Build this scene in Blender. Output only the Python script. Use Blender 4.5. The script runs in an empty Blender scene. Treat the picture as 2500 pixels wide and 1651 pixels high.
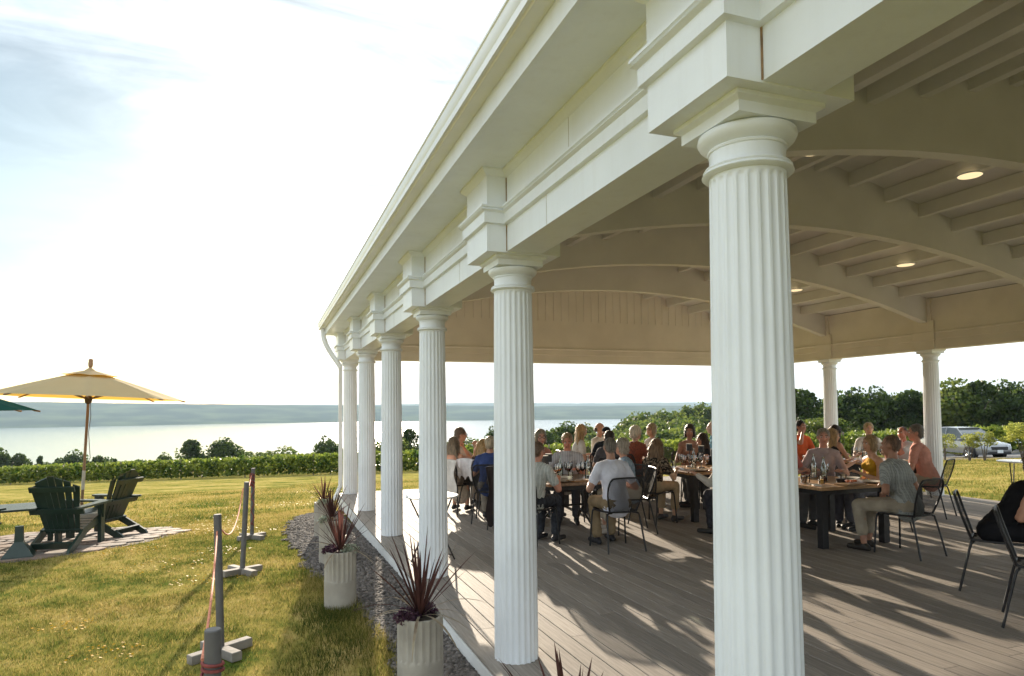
import bpy, bmesh, math, random
import numpy as np
from mathutils import Vector, Matrix, Euler, Quaternion
random.seed(7); rng = np.random.default_rng(11)
PI = math.pi; R = math.radians
sc = bpy.context.scene
col = sc.collection

# ---------------------------------------------------------------- camera
YAW, PITCH, ROLL, EYE = 0.3493, 0.03865, 0.01001, 1.65
cam_d = bpy.data.cameras.new('camera'); cam = bpy.data.objects.new('camera', cam_d); col.objects.link(cam)
fwd = Vector((math.sin(YAW)*math.cos(PITCH), math.cos(YAW)*math.cos(PITCH), math.sin(PITCH)))
rgt = Vector((math.cos(YAW), -math.sin(YAW), 0)); upv = rgt.cross(fwd)
cx = rgt*math.cos(ROLL) - upv*math.sin(ROLL); cy = rgt*math.sin(ROLL) + upv*math.cos(ROLL); cz = -fwd
cam.matrix_world = Matrix(((cx.x, cy.x, cz.x, 0), (cx.y, cy.y, cz.y, 0), (cx.z, cy.z, cz.z, EYE), (0, 0, 0, 1)))
cam_d.sensor_width = 36; cam_d.lens = 1643.3/2500*36; cam_d.shift_y = 109.9/2500
cam_d.clip_start = 0.05; cam_d.clip_end = 40000
sc.camera = cam

# ---------------------------------------------------------------- sky, sun, exposure
SUN_AZ, SUN_EL = R(8.54), R(13.43)
sunv = Vector((math.sin(SUN_AZ)*math.cos(SUN_EL), math.cos(SUN_AZ)*math.cos(SUN_EL), math.sin(SUN_EL)))
w = bpy.data.worlds.new('World'); sc.world = w; w.use_nodes = True
nt = w.node_tree; nt.nodes.clear()
def wn(t, **k):
    n = nt.nodes.new(t)
    for a, b in k.items(): setattr(n, a, b)
    return n
wo = wn('ShaderNodeOutputWorld'); bg = wn('ShaderNodeBackground')
sky = wn('ShaderNodeTexSky', sky_type='NISHITA', sun_disc=False, sun_elevation=SUN_EL, sun_rotation=SUN_AZ,
         altitude=200, air_density=1.0, dust_density=.6, ozone_density=.7)
tc = wn('ShaderNodeTexCoord')
# thin high veil of cloud: an even white scatter that takes a share of the clear sky's own brightness
veil = wn('ShaderNodeMix', data_type='RGBA'); veil.inputs[0].default_value = .92
nt.links.new(sky.outputs[0], veil.inputs[6]); veil.inputs[7].default_value = (9.6, 10.6, 11.3, 1)
mp = wn('ShaderNodeMapping'); mp.inputs['Scale'].default_value = (1.0, 1.0, 2.6); mp.inputs['Rotation'].default_value = (0.25, 0.35, 0.6)
nt.links.new(tc.outputs['Generated'], mp.inputs[0])
nz = wn('ShaderNodeTexNoise'); nz.inputs['Scale'].default_value = 2.6; nz.inputs['Detail'].default_value = 8; nz.inputs['Roughness'].default_value = .55
nz.inputs['Distortion'].default_value = .5
nt.links.new(mp.outputs[0], nz.inputs['Vector'])
# one wide opening in the veil, low over the far lake to the left of the sun
gap_dir = Vector((-0.317, 0.940, 0.129)).normalized()
dt = wn('ShaderNodeVectorMath', operation='DOT_PRODUCT'); nt.links.new(tc.outputs['Generated'], dt.inputs[0]); dt.inputs[1].default_value = gap_dir
ac = wn('ShaderNodeMath', operation='ARCCOSINE'); nt.links.new(dt.outputs['Value'], ac.inputs[0])
ns = wn('ShaderNodeMath', operation='MULTIPLY_ADD'); nt.links.new(nz.outputs[0], ns.inputs[0]); ns.inputs[1].default_value = .42; nt.links.new(ac.outputs[0], ns.inputs[2])
rp = wn('ShaderNodeMapRange', interpolation_type='SMOOTHSTEP'); nt.links.new(ns.outputs[0], rp.inputs[0])
rp.inputs[1].default_value = .45; rp.inputs[2].default_value = .66; rp.inputs[3].default_value = .16; rp.inputs[4].default_value = .97
mx = wn('ShaderNodeMix', data_type='RGBA'); nt.links.new(rp.outputs[0], mx.inputs[0])
tint = wn('ShaderNodeMix', data_type='RGBA', blend_type='MULTIPLY'); tint.inputs[0].default_value = 1; nt.links.new(sky.outputs[0], tint.inputs[6]); tint.inputs[7].default_value = (.92, .99, .95, 1)
n2 = wn('ShaderNodeTexNoise'); n2.inputs['Scale'].default_value = 4.2; n2.inputs['Detail'].default_value = 9; n2.inputs['Roughness'].default_value = .6; n2.inputs['Distortion'].default_value = .8
mp2 = wn('ShaderNodeMapping'); mp2.inputs['Scale'].default_value = (.7, .7, 3.6); mp2.inputs['Rotation'].default_value = (.1, -.12, .9); nt.links.new(tc.outputs['Generated'], mp2.inputs[0]); nt.links.new(mp2.outputs[0], n2.inputs['Vector'])
vr2 = wn('ShaderNodeMapRange'); nt.links.new(n2.outputs[0], vr2.inputs[0]); vr2.inputs[1].default_value = .34; vr2.inputs[2].default_value = .60; vr2.inputs[3].default_value = .58; vr2.inputs[4].default_value = 1.12
vm = wn('ShaderNodeVectorMath', operation='SCALE'); nt.links.new(veil.outputs[2], vm.inputs[0]); nt.links.new(vr2.outputs[0], vm.inputs['Scale'])
nt.links.new(tint.outputs[2], mx.inputs[6]); nt.links.new(vm.outputs[0], mx.inputs[7])
nt.links.new(mx.outputs[2], bg.inputs[0]); bg.inputs[1].default_value = .055
nt.links.new(bg.outputs[0], wo.inputs[0])
sl = bpy.data.lights.new('sun', 'SUN'); so = bpy.data.objects.new('sun', sl); col.objects.link(so)
so.rotation_euler = sunv.to_track_quat('Z', 'Y').to_euler(); sl.energy = 4.6; sl.angle = R(.53); sl.color = (1.0, .86, .68)
sc.view_settings.view_transform = 'Standard'; sc.view_settings.look = 'None'; sc.view_settings.gamma = 1
sc.view_settings.exposure = 1.43; sc.view_settings.use_curve_mapping = False
sc.render.engine = 'CYCLES'
try:
    sc.cycles.use_denoising = True; sc.cycles.denoiser = 'OPENIMAGEDENOISE'
    sc.cycles.use_adaptive_sampling = True; sc.cycles.adaptive_threshold = .025; sc.cycles.max_bounces = 8; sc.cycles.diffuse_bounces = 6; sc.cycles.transparent_max_bounces = 16; sc.cycles.volume_bounces = 0
    sc.cycles.caustics_reflective = False; sc.cycles.caustics_refractive = False; sc.cycles.sample_clamp_indirect = 6
except Exception: pass

# ---------------------------------------------------------------- helpers
class MB:
    def __init__(s): s.v = []; s.f = []; s.m = []
    def add(s, vs, fs, mi=0):
        o = len(s.v); s.v.extend([tuple(p) for p in vs]); s.f.extend([tuple(i+o for i in f) for f in fs]); s.m.extend([mi]*len(fs)); return s
    def box(s, c, d, rot=None, mi=0, bev=0):
        hx, hy, hz = d[0]/2, d[1]/2, d[2]/2
        if bev:
            b = bev; vs = []; 
            prof = [(-hz, b), (-hz+b, 0), (hz-b, 0), (hz, b)]
            for z, i in prof:
                x, y = hx-i, hy-i
                vs += [(-x, -y, z), (x, -y, z), (x, y, z), (-x, y, z)]
            fs = [(3, 2, 1, 0), (12, 13, 14, 15)]
            for k in range(3):
                for j in range(4):
                    a = k*4+j; bb = k*4+(j+1) % 4; fs.append((a, bb, bb+4, a+4))
        else:
            vs = [(-hx,-hy,-hz),(hx,-hy,-hz),(hx,hy,-hz),(-hx,hy,-hz),(-hx,-hy,hz),(hx,-hy,hz),(hx,hy,hz),(-hx,hy,hz)]
            fs = [(3,2,1,0),(4,5,6,7),(0,1,5,4),(1,2,6,5),(2,3,7,6),(3,0,4,7)]
        if rot is not None:
            m = rot if isinstance(rot, Matrix) else Euler(rot).to_matrix()
            vs = [m @ Vector(p) for p in vs]
        return s.add([(p[0]+c[0], p[1]+c[1], p[2]+c[2]) for p in vs], fs, mi)
    def bb(s, lo, hi, mi=0, bev=0):
        return s.box([(a+b)/2 for a, b in zip(lo, hi)], [b-a for a, b in zip(lo, hi)], None, mi, bev)
    def tube(s, pts, r, n=8, mi=0, cap=True, closed=False):
        pts = [Vector(p) for p in pts]; N = len(pts)
        rs = r if isinstance(r, (list, tuple)) else [r]*N
        o = len(s.v); u = None
        for i, p in enumerate(pts):
            if closed: d = (pts[(i+1) % N]-pts[i-1])
            else: d = (pts[min(i+1, N-1)]-pts[max(i-1, 0)])
            d = d.normalized() if d.length > 1e-9 else Vector((0, 0, 1))
            if u is None: u = d.orthogonal().normalized()
            else:
                u = u-d*u.dot(d); u = u.normalized() if u.length > 1e-6 else d.orthogonal().normalized()
            v = d.cross(u)
            for k in range(n):
                a = 2*PI*k/n; q = p+(u*math.cos(a)+v*math.sin(a))*rs[i]; s.v.append((q.x, q.y, q.z))
        for i in range(N if closed else N-1):
            for k in range(n):
                a = o+i*n+k; b = o+i*n+(k+1) % n; j = ((i+1) % N)-i
                s.f.append((a, b, b+j*n, a+j*n)); s.m.append(mi)
        if cap and not closed:
            s.f.append(tuple(o+k for k in reversed(range(n)))); s.m.append(mi)
            s.f.append(tuple(o+(N-1)*n+k for k in range(n))); s.m.append(mi)
        return s
    def lathe(s, prof, n=24, c=(0, 0, 0), mi=0, cap=True):
        o = len(s.v)
        for r, z in prof:
            for k in range(n):
                a = 2*PI*k/n; s.v.append((c[0]+r*math.cos(a), c[1]+r*math.sin(a), c[2]+z))
        for i in range(len(prof)-1):
            for k in range(n):
                a = o+i*n+k; b = o+i*n+(k+1) % n; s.f.append((a, b, b+n, a+n)); s.m.append(mi)
        if cap:
            if prof[0][0] > 1e-5: s.f.append(tuple(o+k for k in reversed(range(n)))); s.m.append(mi)
            if prof[-1][0] > 1e-5: s.f.append(tuple(o+(len(prof)-1)*n+k for k in range(n))); s.m.append(mi)
        return s
    def prism(s, poly, axis, a, b, mi=0):
        """extrude a 2D polygon: axis 'y' -> poly is (x,z); 'x' -> (y,z); 'z' -> (x,y)"""
        def P(p, t): return {'y': (p[0], t, p[1]), 'x': (t, p[0], p[1]), 'z': (p[0], p[1], t)}[axis]
        n = len(poly); vs = [P(p, a) for p in poly]+[P(p, b) for p in poly]
        fs = [(i, (i+1) % n, n+(i+1) % n, n+i) for i in range(n)]
        fs += [tuple(range(n-1, -1, -1)), tuple(range(n, 2*n))]
        return s.add(vs, fs, mi)
    def loft(s, rings, mi=0, cap=True):
        o = len(s.v); n = len(rings[0])
        for r in rings: s.v.extend([tuple(p) for p in r])
        for i in range(len(rings)-1):
            for k in range(n):
                a = o+i*n+k; b = o+i*n+(k+1) % n; s.f.append((a, b, b+n, a+n)); s.m.append(mi)
        if cap:
            s.f.append(tuple(o+k for k in reversed(range(n)))); s.m.append(mi)
            s.f.append(tuple(o+(len(rings)-1)*n+k for k in range(n))); s.m.append(mi)
        return s
    def mesh(s, name, smooth=True, ang=35, fix=True):
        me = bpy.data.meshes.new(name); me.from_pydata(s.v, [], s.f)
        if any(s.m): me.polygons.foreach_set('material_index', s.m)
        if fix:
            bm = bmesh.new(); bm.from_mesh(me); bmesh.ops.recalc_face_normals(bm, faces=bm.faces); bm.to_mesh(me); bm.free()
        if smooth:
            me.polygons.foreach_set('use_smooth', [True]*len(me.polygons)); me.set_sharp_from_angle(angle=R(ang))
        me.update(); return me

def ob(name, data, mats=None, parent=None, loc=None, rot=None, label=None, cat=None, group=None, kind=None, **k):
    if isinstance(data, MB): data = data.mesh(name, **k)
    if mats is not None and data is not None:
        for m in (mats if isinstance(mats, (list, tuple)) else [mats]): data.materials.append(m)
    o = bpy.data.objects.new(name, data); col.objects.link(o)
    if parent is not None: o.parent = parent
    if loc is not None: o.location = loc
    if rot is not None: o.rotation_euler = rot if not isinstance(rot, (int, float)) else (0, 0, rot)
    return tag(o, label, cat, group, kind)
def tag(o, label=None, cat=None, group=None, kind=None):
    for k, v in (('label', label), ('category', cat), ('group', group), ('kind', kind)):
        if v: o[k] = v
    return o
def empty(name, loc=(0, 0, 0), rz=0, **k):
    o = bpy.data.objects.new(name, None); col.objects.link(o); o.location = loc; o.rotation_euler = (0, 0, rz); o.empty_display_size = .1
    return tag(o, **k)
def copy_tree(o, parent=None, loc=None, rz=None, **k):
    c = o.copy(); col.objects.link(c); c.parent = parent
    if loc is not None: c.location = loc
    if rz is not None: c.rotation_euler = (0, 0, rz)
    for ch in list(o.children): copy_tree(ch, c)
    return tag(c, **k)
def grid_mesh(name, V, F=None):
    """fast mesh from V (n,k,3) separate polygons of k corners"""
    n, k, _ = V.shape; me = bpy.data.meshes.new(name)
    me.vertices.add(n*k); me.vertices.foreach_set('co', V.reshape(-1).astype(np.float32))
    me.loops.add(n*k); me.loops.foreach_set('vertex_index', np.arange(n*k, dtype=np.int32))
    me.polygons.add(n); me.polygons.foreach_set('loop_start', np.arange(0, n*k, k, dtype=np.int32))
    me.update(calc_edges=True); me.validate(); return me

# ---------------------------------------------------------------- materials
def newmat(name):
    m = bpy.data.materials.new(name); m.use_nodes = True; n = m.node_tree.nodes; b = n.get('Principled BSDF')
    return m, m.node_tree, n, b
def P(name, c, rough=.6, metal=0, var=.12, scale=4, bump=0, bscale=60, c2=None, stretch=(1, 1, 1), detail=5, spec=.5, trans=0, coat=0, isl=0, sss=0, lo=.35, hi=.65, orand=0, dirt=None):
    m, t, n, b = newmat(name)
    b.inputs['Roughness'].default_value = rough; b.inputs['Metallic'].default_value = metal
    b.inputs['Specular IOR Level'].default_value = spec
    if coat: b.inputs['Coat Weight'].default_value = coat; b.inputs['Coat Roughness'].default_value = .05
    tcn = n.new('ShaderNodeTexCoord'); mpn = n.new('ShaderNodeMapping'); mpn.inputs['Scale'].default_value = stretch
    t.links.new(tcn.outputs['Object'], mpn.inputs[0])
    nz = n.new('ShaderNodeTexNoise'); nz.inputs['Scale'].default_value = scale; nz.inputs['Detail'].default_value = detail
    t.links.new(mpn.outputs[0], nz.inputs['Vector'])
    rp = n.new('ShaderNodeValToRGB'); rp.color_ramp.elements[0].position = lo; rp.color_ramp.elements[1].position = hi
    ca = tuple(x*(1-var) for x in c); cb = c2 if c2 else tuple(min(1, x*(1+var)) for x in c)
    rp.color_ramp.elements[0].color = (*ca, 1); rp.color_ramp.elements[1].color = (*cb, 1)
    t.links.new(nz.outputs[0], rp.inputs[0]); out = rp.outputs[0]
    if isl:
        g = n.new('ShaderNodeNewGeometry'); h = n.new('ShaderNodeHueSaturation')
        mr = n.new('ShaderNodeMapRange'); mr.inputs[3].default_value = 1-isl; mr.inputs[4].default_value = 1+isl
        t.links.new(g.outputs['Random Per Island'], mr.inputs[0]); t.links.new(mr.outputs[0], h.inputs['Value']); t.links.new(out, h.inputs['Color']); out = h.outputs[0]
    if orand:
        oi = n.new('ShaderNodeObjectInfo'); h = n.new('ShaderNodeHueSaturation'); mr = n.new('ShaderNodeMapRange'); mr.inputs[3].default_value = 1-orand; mr.inputs[4].default_value = 1+orand
        t.links.new(oi.outputs['Random'], mr.inputs[0]); t.links.new(mr.outputs[0], h.inputs['Value']); t.links.new(out, h.inputs['Color']); out = h.outputs[0]
    if dirt:
        dm = n.new('ShaderNodeMapping'); dm.inputs['Scale'].default_value = (9, 9, .7); g2 = n.new('ShaderNodeNewGeometry'); t.links.new(g2.outputs['Position'], dm.inputs[0])
        dz = n.new('ShaderNodeTexNoise'); dz.inputs['Scale'].default_value = 1.6; dz.inputs['Detail'].default_value = 8; dz.inputs['Roughness'].default_value = .65; t.links.new(dm.outputs[0], dz.inputs['Vector'])
        dr = n.new('ShaderNodeMapRange'); dr.inputs[1].default_value = .50; dr.inputs[2].default_value = .78; dr.inputs[4].default_value = .22; t.links.new(dz.outputs[0], dr.inputs[0])
        dx = n.new('ShaderNodeMix'); dx.data_type = 'RGBA'; t.links.new(dr.outputs[0], dx.inputs[0]); t.links.new(out, dx.inputs[6]); dx.inputs[7].default_value = (*dirt, 1); out = dx.outputs[2]
    t.links.new(out, b.inputs['Base Color'])
    if bump:
        nb = n.new('ShaderNodeTexNoise'); nb.inputs['Scale'].default_value = bscale; nb.inputs['Detail'].default_value = 4
        t.links.new(mpn.outputs[0], nb.inputs['Vector'])
        bp = n.new('ShaderNodeBump'); bp.inputs['Strength'].default_value = bump; bp.inputs['Distance'].default_value = .01
        t.links.new(nb.outputs[0], bp.inputs['Height']); t.links.new(bp.outputs[0], b.inputs['Normal'])
    if trans: b.inputs['Transmission Weight'].default_value = trans
    if sss:
        b.inputs['Subsurface Weight'].default_value = sss; b.inputs['Subsurface Radius'].default_value = (.02, .008, .004); b.inputs['Subsurface Scale'].default_value = .3
    return m
def leafmat(name, c, c2, scale=.6, transl=.45, isl=.3, rough=.55):
    m, t, n, b = newmat(name)
    g = n.new('ShaderNodeNewGeometry'); tcn = n.new('ShaderNodeTexCoord')
    nz = n.new('ShaderNodeTexNoise'); nz.inputs['Scale'].default_value = scale; nz.inputs['Detail'].default_value = 3
    t.links.new(g.outputs['Position'], nz.inputs['Vector'])
    ad = n.new('ShaderNodeMath'); ad.operation = 'MULTIPLY_ADD'; ad.inputs[1].default_value = .35; t.links.new(g.outputs['Random Per Island'], ad.inputs[0]); 
    sb = n.new('ShaderNodeMath'); sb.operation = 'SUBTRACT'; sb.inputs[1].default_value = .17; t.links.new(nz.outputs[0], sb.inputs[0]); t.links.new(sb.outputs[0], ad.inputs[2])
    rp = n.new('ShaderNodeValToRGB'); rp.color_ramp.elements[0].position = .3; rp.color_ramp.elements[1].position = .7
    rp.color_ramp.elements[0].color = (*c, 1); rp.color_ramp.elements[1].color = (*c2, 1); t.links.new(ad.outputs[0], rp.inputs[0])
    t.links.new(rp.outputs[0], b.inputs['Base Color']); b.inputs['Roughness'].default_value = rough; b.inputs['Specular IOR Level'].default_value = .12
    tr = n.new('ShaderNodeBsdfTranslucent'); hs = n.new('ShaderNodeHueSaturation'); hs.inputs['Value'].default_value = 1.5; hs.inputs['Saturation'].default_value = 1.05; hs.inputs['Hue'].default_value = .49
    t.links.new(rp.outputs[0], hs.inputs['Color']); t.links.new(hs.outputs[0], tr.inputs[0])
    mxs = n.new('ShaderNodeMixShader'); mxs.inputs[0].default_value = transl
    t.links.new(b.outputs[0], mxs.inputs[1]); t.links.new(tr.outputs[0], mxs.inputs[2])
    t.links.new(mxs.outputs[0], n.get('Material Output').inputs[0])
    return m
def meshmat(name, c, cell=.012, fill=.42):
    """perforated sheet metal: fine diamond holes"""
    m, t, n, b = newmat(name); b.inputs['Base Color'].default_value = (*c, 1); b.inputs['Roughness'].default_value = .8; b.inputs['Specular IOR Level'].default_value = .15
    tcn = n.new('ShaderNodeTexCoord'); mpn = n.new('ShaderNodeMapping'); mpn.inputs['Rotation'].default_value = (0, R(45), R(45)); mpn.inputs['Scale'].default_value = (1/cell,)*3
    t.links.new(tcn.outputs['Object'], mpn.inputs[0]); sp = n.new('ShaderNodeSeparateXYZ'); t.links.new(mpn.outputs[0], sp.inputs[0])
    outs = []
    for k in (0, 2):
        fr = n.new('ShaderNodeMath'); fr.operation = 'FRACT'; t.links.new(sp.outputs[k], fr.inputs[0])
        lt = n.new('ShaderNodeMath'); lt.operation = 'LESS_THAN'; lt.inputs[1].default_value = fill; t.links.new(fr.outputs[0], lt.inputs[0]); outs.append(lt)
    mxn = n.new('ShaderNodeMath'); mxn.operation = 'MAXIMUM'; t.links.new(outs[0].outputs[0], mxn.inputs[0]); t.links.new(outs[1].outputs[0], mxn.inputs[1])
    tp = n.new('ShaderNodeBsdfTransparent'); mxs = n.new('ShaderNodeMixShader'); t.links.new(mxn.outputs[0], mxs.inputs[0]); t.links.new(tp.outputs[0], mxs.inputs[1]); t.links.new(b.outputs[0], mxs.inputs[2])
    t.links.new(mxs.outputs[0], n.get('Material Output').inputs[0]); return m
def glassmat(name, c=(1, 1, 1), rough=.02, dens=.82):
    m, t, n, b = newmat(name)
    gl = n.new('ShaderNodeBsdfGlossy'); gl.inputs['Roughness'].default_value = rough; gl.inputs[0].default_value = (1, 1, 1, 1)
    tp = n.new('ShaderNodeBsdfTransparent'); tp.inputs[0].default_value = (*[x*dens+(1-dens)*x for x in c], 1)
    fr = n.new('ShaderNodeFresnel'); fr.inputs[0].default_value = 1.6
    mxs = n.new('ShaderNodeMixShader'); t.links.new(fr.outputs[0], mxs.inputs[0]); t.links.new(tp.outputs[0], mxs.inputs[1]); t.links.new(gl.outputs[0], mxs.inputs[2])
    t.links.new(mxs.outputs[0], n.get('Material Output').inputs[0]); return m
def emit(name, c, s):
    m, t, n, b = newmat(name); e = n.new('ShaderNodeEmission'); e.inputs[0].default_value = (*c, 1); e.inputs[1].default_value = s
    t.links.new(e.outputs[0], n.get('Material Output').inputs[0]); m.cycles.emission_sampling = 'NONE'; return m

M_white = P('white_paint', (.81, .845, .875), rough=.38, var=.04, scale=2.2, bump=.06, bscale=90, dirt=(.62, .61, .58))
M_ceil = P('ceiling_paint', (.68, .67, .65), rough=.6, var=.05, scale=1.5)
M_gutter = P('white_aluminium', (.82, .83, .82), rough=.3, var=.03)
M_stain = P('rust_stain', (.30, .19, .10), rough=.8, var=.4, scale=12)
M_black = P('black_steel', (.022, .022, .024), rough=.42, metal=.2, var=.2, scale=20)
# ---------------------------------------------------------------- the pavilion
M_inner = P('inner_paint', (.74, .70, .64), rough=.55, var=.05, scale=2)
XL, XR, Y2, S, ZB = 1.570, 11.544, 4.2756, 2.3821, 2.666
YC = [Y2+S*i for i in range(-3, 5)]            # -2.87 ... 13.80
XM = (XL+XR)/2; YF = YC[-1]; YN = YC[0]
def ceil_z(x): return 3.77+.243*(4.213-abs(x-XM))
pav = empty('pavilion', (XM, 6, 0), label='white open pavilion with fluted columns and gabled roof over the dining deck', cat='pavilion')
def pp(name, mb, mat, parent=None, **k):
    o = ob(name, mb, mat, parent or pav, **k)
    if parent is None: o.location = Vector(o.location)-Vector((XM, 6, 0))
    return o
# columns: fluted shaft > astragal neck and echinus, abacus
def shaft_mesh():
    mb = MB(); NF = 22; K = 8; n = NF*K; H = 2.452; rings = []
    zs = [0, .004, .3, .7, 1.1, 1.5, 1.9, 2.2, 2.36, 2.40, 2.412, 2.420, 2.427, 2.433, 2.437, 2.440, 2.444, H]
    for z in zs:
        t = z/H; r = .146-.018*t**1.5
        ring = []
        for i in range(n):
            a = 2*PI*i/n; ph = (i % K)/K; x = abs(ph-.5)*2           # 0 mid flute .. 1 fillet
            top = 2.434
            d = 0
            if x < .70:
                d = .0075*math.sqrt(max(0, 1-(x/.70)**2))
                hw = PI*r/NF*.70; over = z-(top-hw)
                if over > 0:
                    q = 1-(over/hw)**2-(x/.70)**2
                    d = .0075*math.sqrt(q) if q > 0 else 0
            if z > top: d = 0
            ring.append(((r-d)*math.cos(a), (r-d)*math.sin(a), z))
        rings.append(ring)
    mb.loft(rings); return mb.mesh('shaft', ang=50)
SH = shaft_mesh(); SH.materials.append(M_white)
cap = MB().lathe([(.126, 2.446), (.146, 2.448), (.153, 2.455), (.148, 2.462), (.145, 2.464), (.149, 2.470), (.144, 2.477), (.129, 2.479), (.127, 2.484), (.127, 2.530), (.132, 2.532), (.134, 2.538), (.130, 2.542), (.146, 2.551), (.159, 2.562), (.166, 2.576), (.164, 2.589), (.152, 2.597), (.12, 2.598)], 48).mesh('capital', ang=40)
cap.materials.append(M_white)
def sq(mb, hx, hy, levels, mi=0):
    mb.loft([[(-hx-o, -hy-o, z), (hx+o, -hy-o, z), (hx+o, hy+o, z), (-hx-o, hy+o, z)] for o, z in levels], mi)
ab = MB(); sq(ab, .158, .158, [(0, 2.597), (0, 2.633), (.006, 2.637), (.020, 2.645), (.020, 2.661)])
ab = ab.mesh('abacus', ang=30); ab.materials.append(M_white)
for x in (XL, XR):
    for i, y in enumerate(YC):
        c = pp('column', SH, None); c.location = Vector((x, y, 0))-Vector((XM, 6, 0)); c.rotation_euler.z = R(9*i*7 % 18)
        pp('capital', cap, None, c); pp('abacus', ab, None, c).rotation_euler.z = -c.rotation_euler.z
# long beams: architrave, taenia, frieze, bed mould; mirrored for the right side
prof = [(-.12, 2.666), (-.12, 2.836), (-.147, 2.840), (-.147, 2.905), (-.168, 2.915), (-.158, 2.926), (-.172, 2.932), (-.172, 2.944), (-.12, 2.95), (-.12, 3.148), (-.132, 3.152), (-.158, 3.176), (-.158, 3.194),
        (.12, 3.60), (.12, 2.995), (.147, 2.985), (.147, 2.965), (.132, 2.95), (.132, 2.845), (.12, 2.838), (.12, 2.666)]
for s, x in ((1, XL), (-1, XR)):
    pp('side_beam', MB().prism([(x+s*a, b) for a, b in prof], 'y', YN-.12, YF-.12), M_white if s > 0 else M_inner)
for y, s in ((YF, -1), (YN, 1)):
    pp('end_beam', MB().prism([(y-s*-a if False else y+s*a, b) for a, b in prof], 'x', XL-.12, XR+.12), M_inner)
# blocks over the columns
blk = MB(); sq(blk, .254, .226, [(0, 2.660), (0, 2.834), (.026, 2.838), (.026, 2.906), (.047, 2.917), (.036, 2.928), (.050, 2.934), (.050, 2.946), (0, 2.952), (0, 3.146), (.012, 3.152), (.038, 3.178), (.038, 3.190)])
blk = blk.mesh('column_block', ang=25); blk.materials.append(M_white)
blk_r = MB(); sq(blk_r, .150, .200, [(0, 2.660), (0, 2.838), (.016, 2.842), (.016, 2.985), (0, 2.99), (0, 3.19)])
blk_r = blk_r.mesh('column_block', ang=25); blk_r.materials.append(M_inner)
stain = MB().bb((-.004, -.004, 0), (.004, .004, .166)).mesh('rust_streak'); stain.materials.append(M_stain)
for x in (XL, XR):
    for y in YC:
        b = pp('column_block', blk if x == XL else blk_r, None); b.location = Vector((x, y, 0))-Vector((XM, 6, 0))
        if x == XL and y > 0:
            pp('rust_streak', stain, None, b).location = (-.121, -.2275, 2.668)
            st2 = pp('rust_streak', stain, None, b); st2.location = (-.121, -.2275, 2.965); st2.scale.z = 1.08
        s = 1 if x == XL else -1
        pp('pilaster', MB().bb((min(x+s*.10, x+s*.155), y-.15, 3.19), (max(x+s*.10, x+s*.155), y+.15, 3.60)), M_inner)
M_caulk = P('caulk_joint', (.45, .42, .36), rough=.8, var=.2)
for i, y in enumerate(YC[2:-1]):
    yj = y+S*(.38 if i % 2 else .63)
    pp('caulk_joint', MB().bb((XL-.1212, yj-.002, 2.668), (XL-.1195, yj+.002, 2.834)), M_caulk)
    pp('caulk_joint', MB().bb((XL-.1212, yj-.302, 2.953), (XL-.1195, yj-.298, 3.146)), M_caulk)
# eaves: soffit, fascia, gutter
for s, x0 in ((1, XL), (-1, XR)):
    def q(dx): return x0+s*dx
    ya, yb = YN-.42, YF+.36
    pp('soffit', MB().prism([(q(-.14), 3.190), (q(-.462), 3.190), (q(-.462), 3.206), (q(-.14), 3.206)], 'y', ya, yb), M_white)
    pp('fascia', MB().prism([(q(-.462), 3.178), (q(-.482), 3.178), (q(-.482), 3.40), (q(-.462), 3.40)], 'y', ya-.02, yb+.01), M_white)
    g = [(-.484, 3.292), (-.560, 3.292), (-.568, 3.30), (-.568, 3.312), (-.574, 3.322), (-.590, 3.345), (-.598, 3.372), (-.598, 3.408), (-.604, 3.412), (-.604, 3.424), (-.586, 3.424), (-.586, 3.30), (-.484, 3.30)]
    gut = pp('gutter', MB().prism([(q(a), b) for a, b in g], 'y', ya-.03, yb+.02), M_gutter)
    for k in range(14):
        y = ya+.3+k*1.22
        pp('gutter_bracket', MB().bb((min(q(-.59), q(-.484)), y-.012, 3.405), (max(q(-.59), q(-.484)), y+.012, 3.412)), M_gutter, gut)
    # rakes of the roof
    e = x0+s*-.50
    pp('roof_slope', MB().prism([(e, ceil_z(e)+.012), (XM, ceil_z(XM)+.03), (XM, ceil_z(XM)+.08), (e, ceil_z(e)+.035)], 'y', ya-.02, yb+.012), P('roof_shingle', (.16, .15, .14), rough=.9, var=.3, scale=30))
    pp('ceiling', MB().prism([(x0+s*.11, ceil_z(x0+s*.11)), (XM, ceil_z(XM)), (XM, ceil_z(XM)+.02), (x0+s*.11, ceil_z(x0+s*.11)+.02)], 'y', YN, YF), M_ceil)
# arched cross beams
def arch(y):
    mb = MB(); n = 32; xa, xb = XL+.12, XR-.12; rows = []
    for i in range(n+1):
        x = xa+(xb-xa)*i/n; zb = 3.905-.0317*(x-XM)**2
        rows.append([(x, y-.07, zb), (x, y+.07, zb), (x, y+.07, ceil_z(x)+.012), (x, y-.07, ceil_z(x)+.012)])
    return mb.loft(rows)
for y in YC[1:-1]: pp('arched_beam', arch(y), M_ceil, ang=50)
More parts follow.
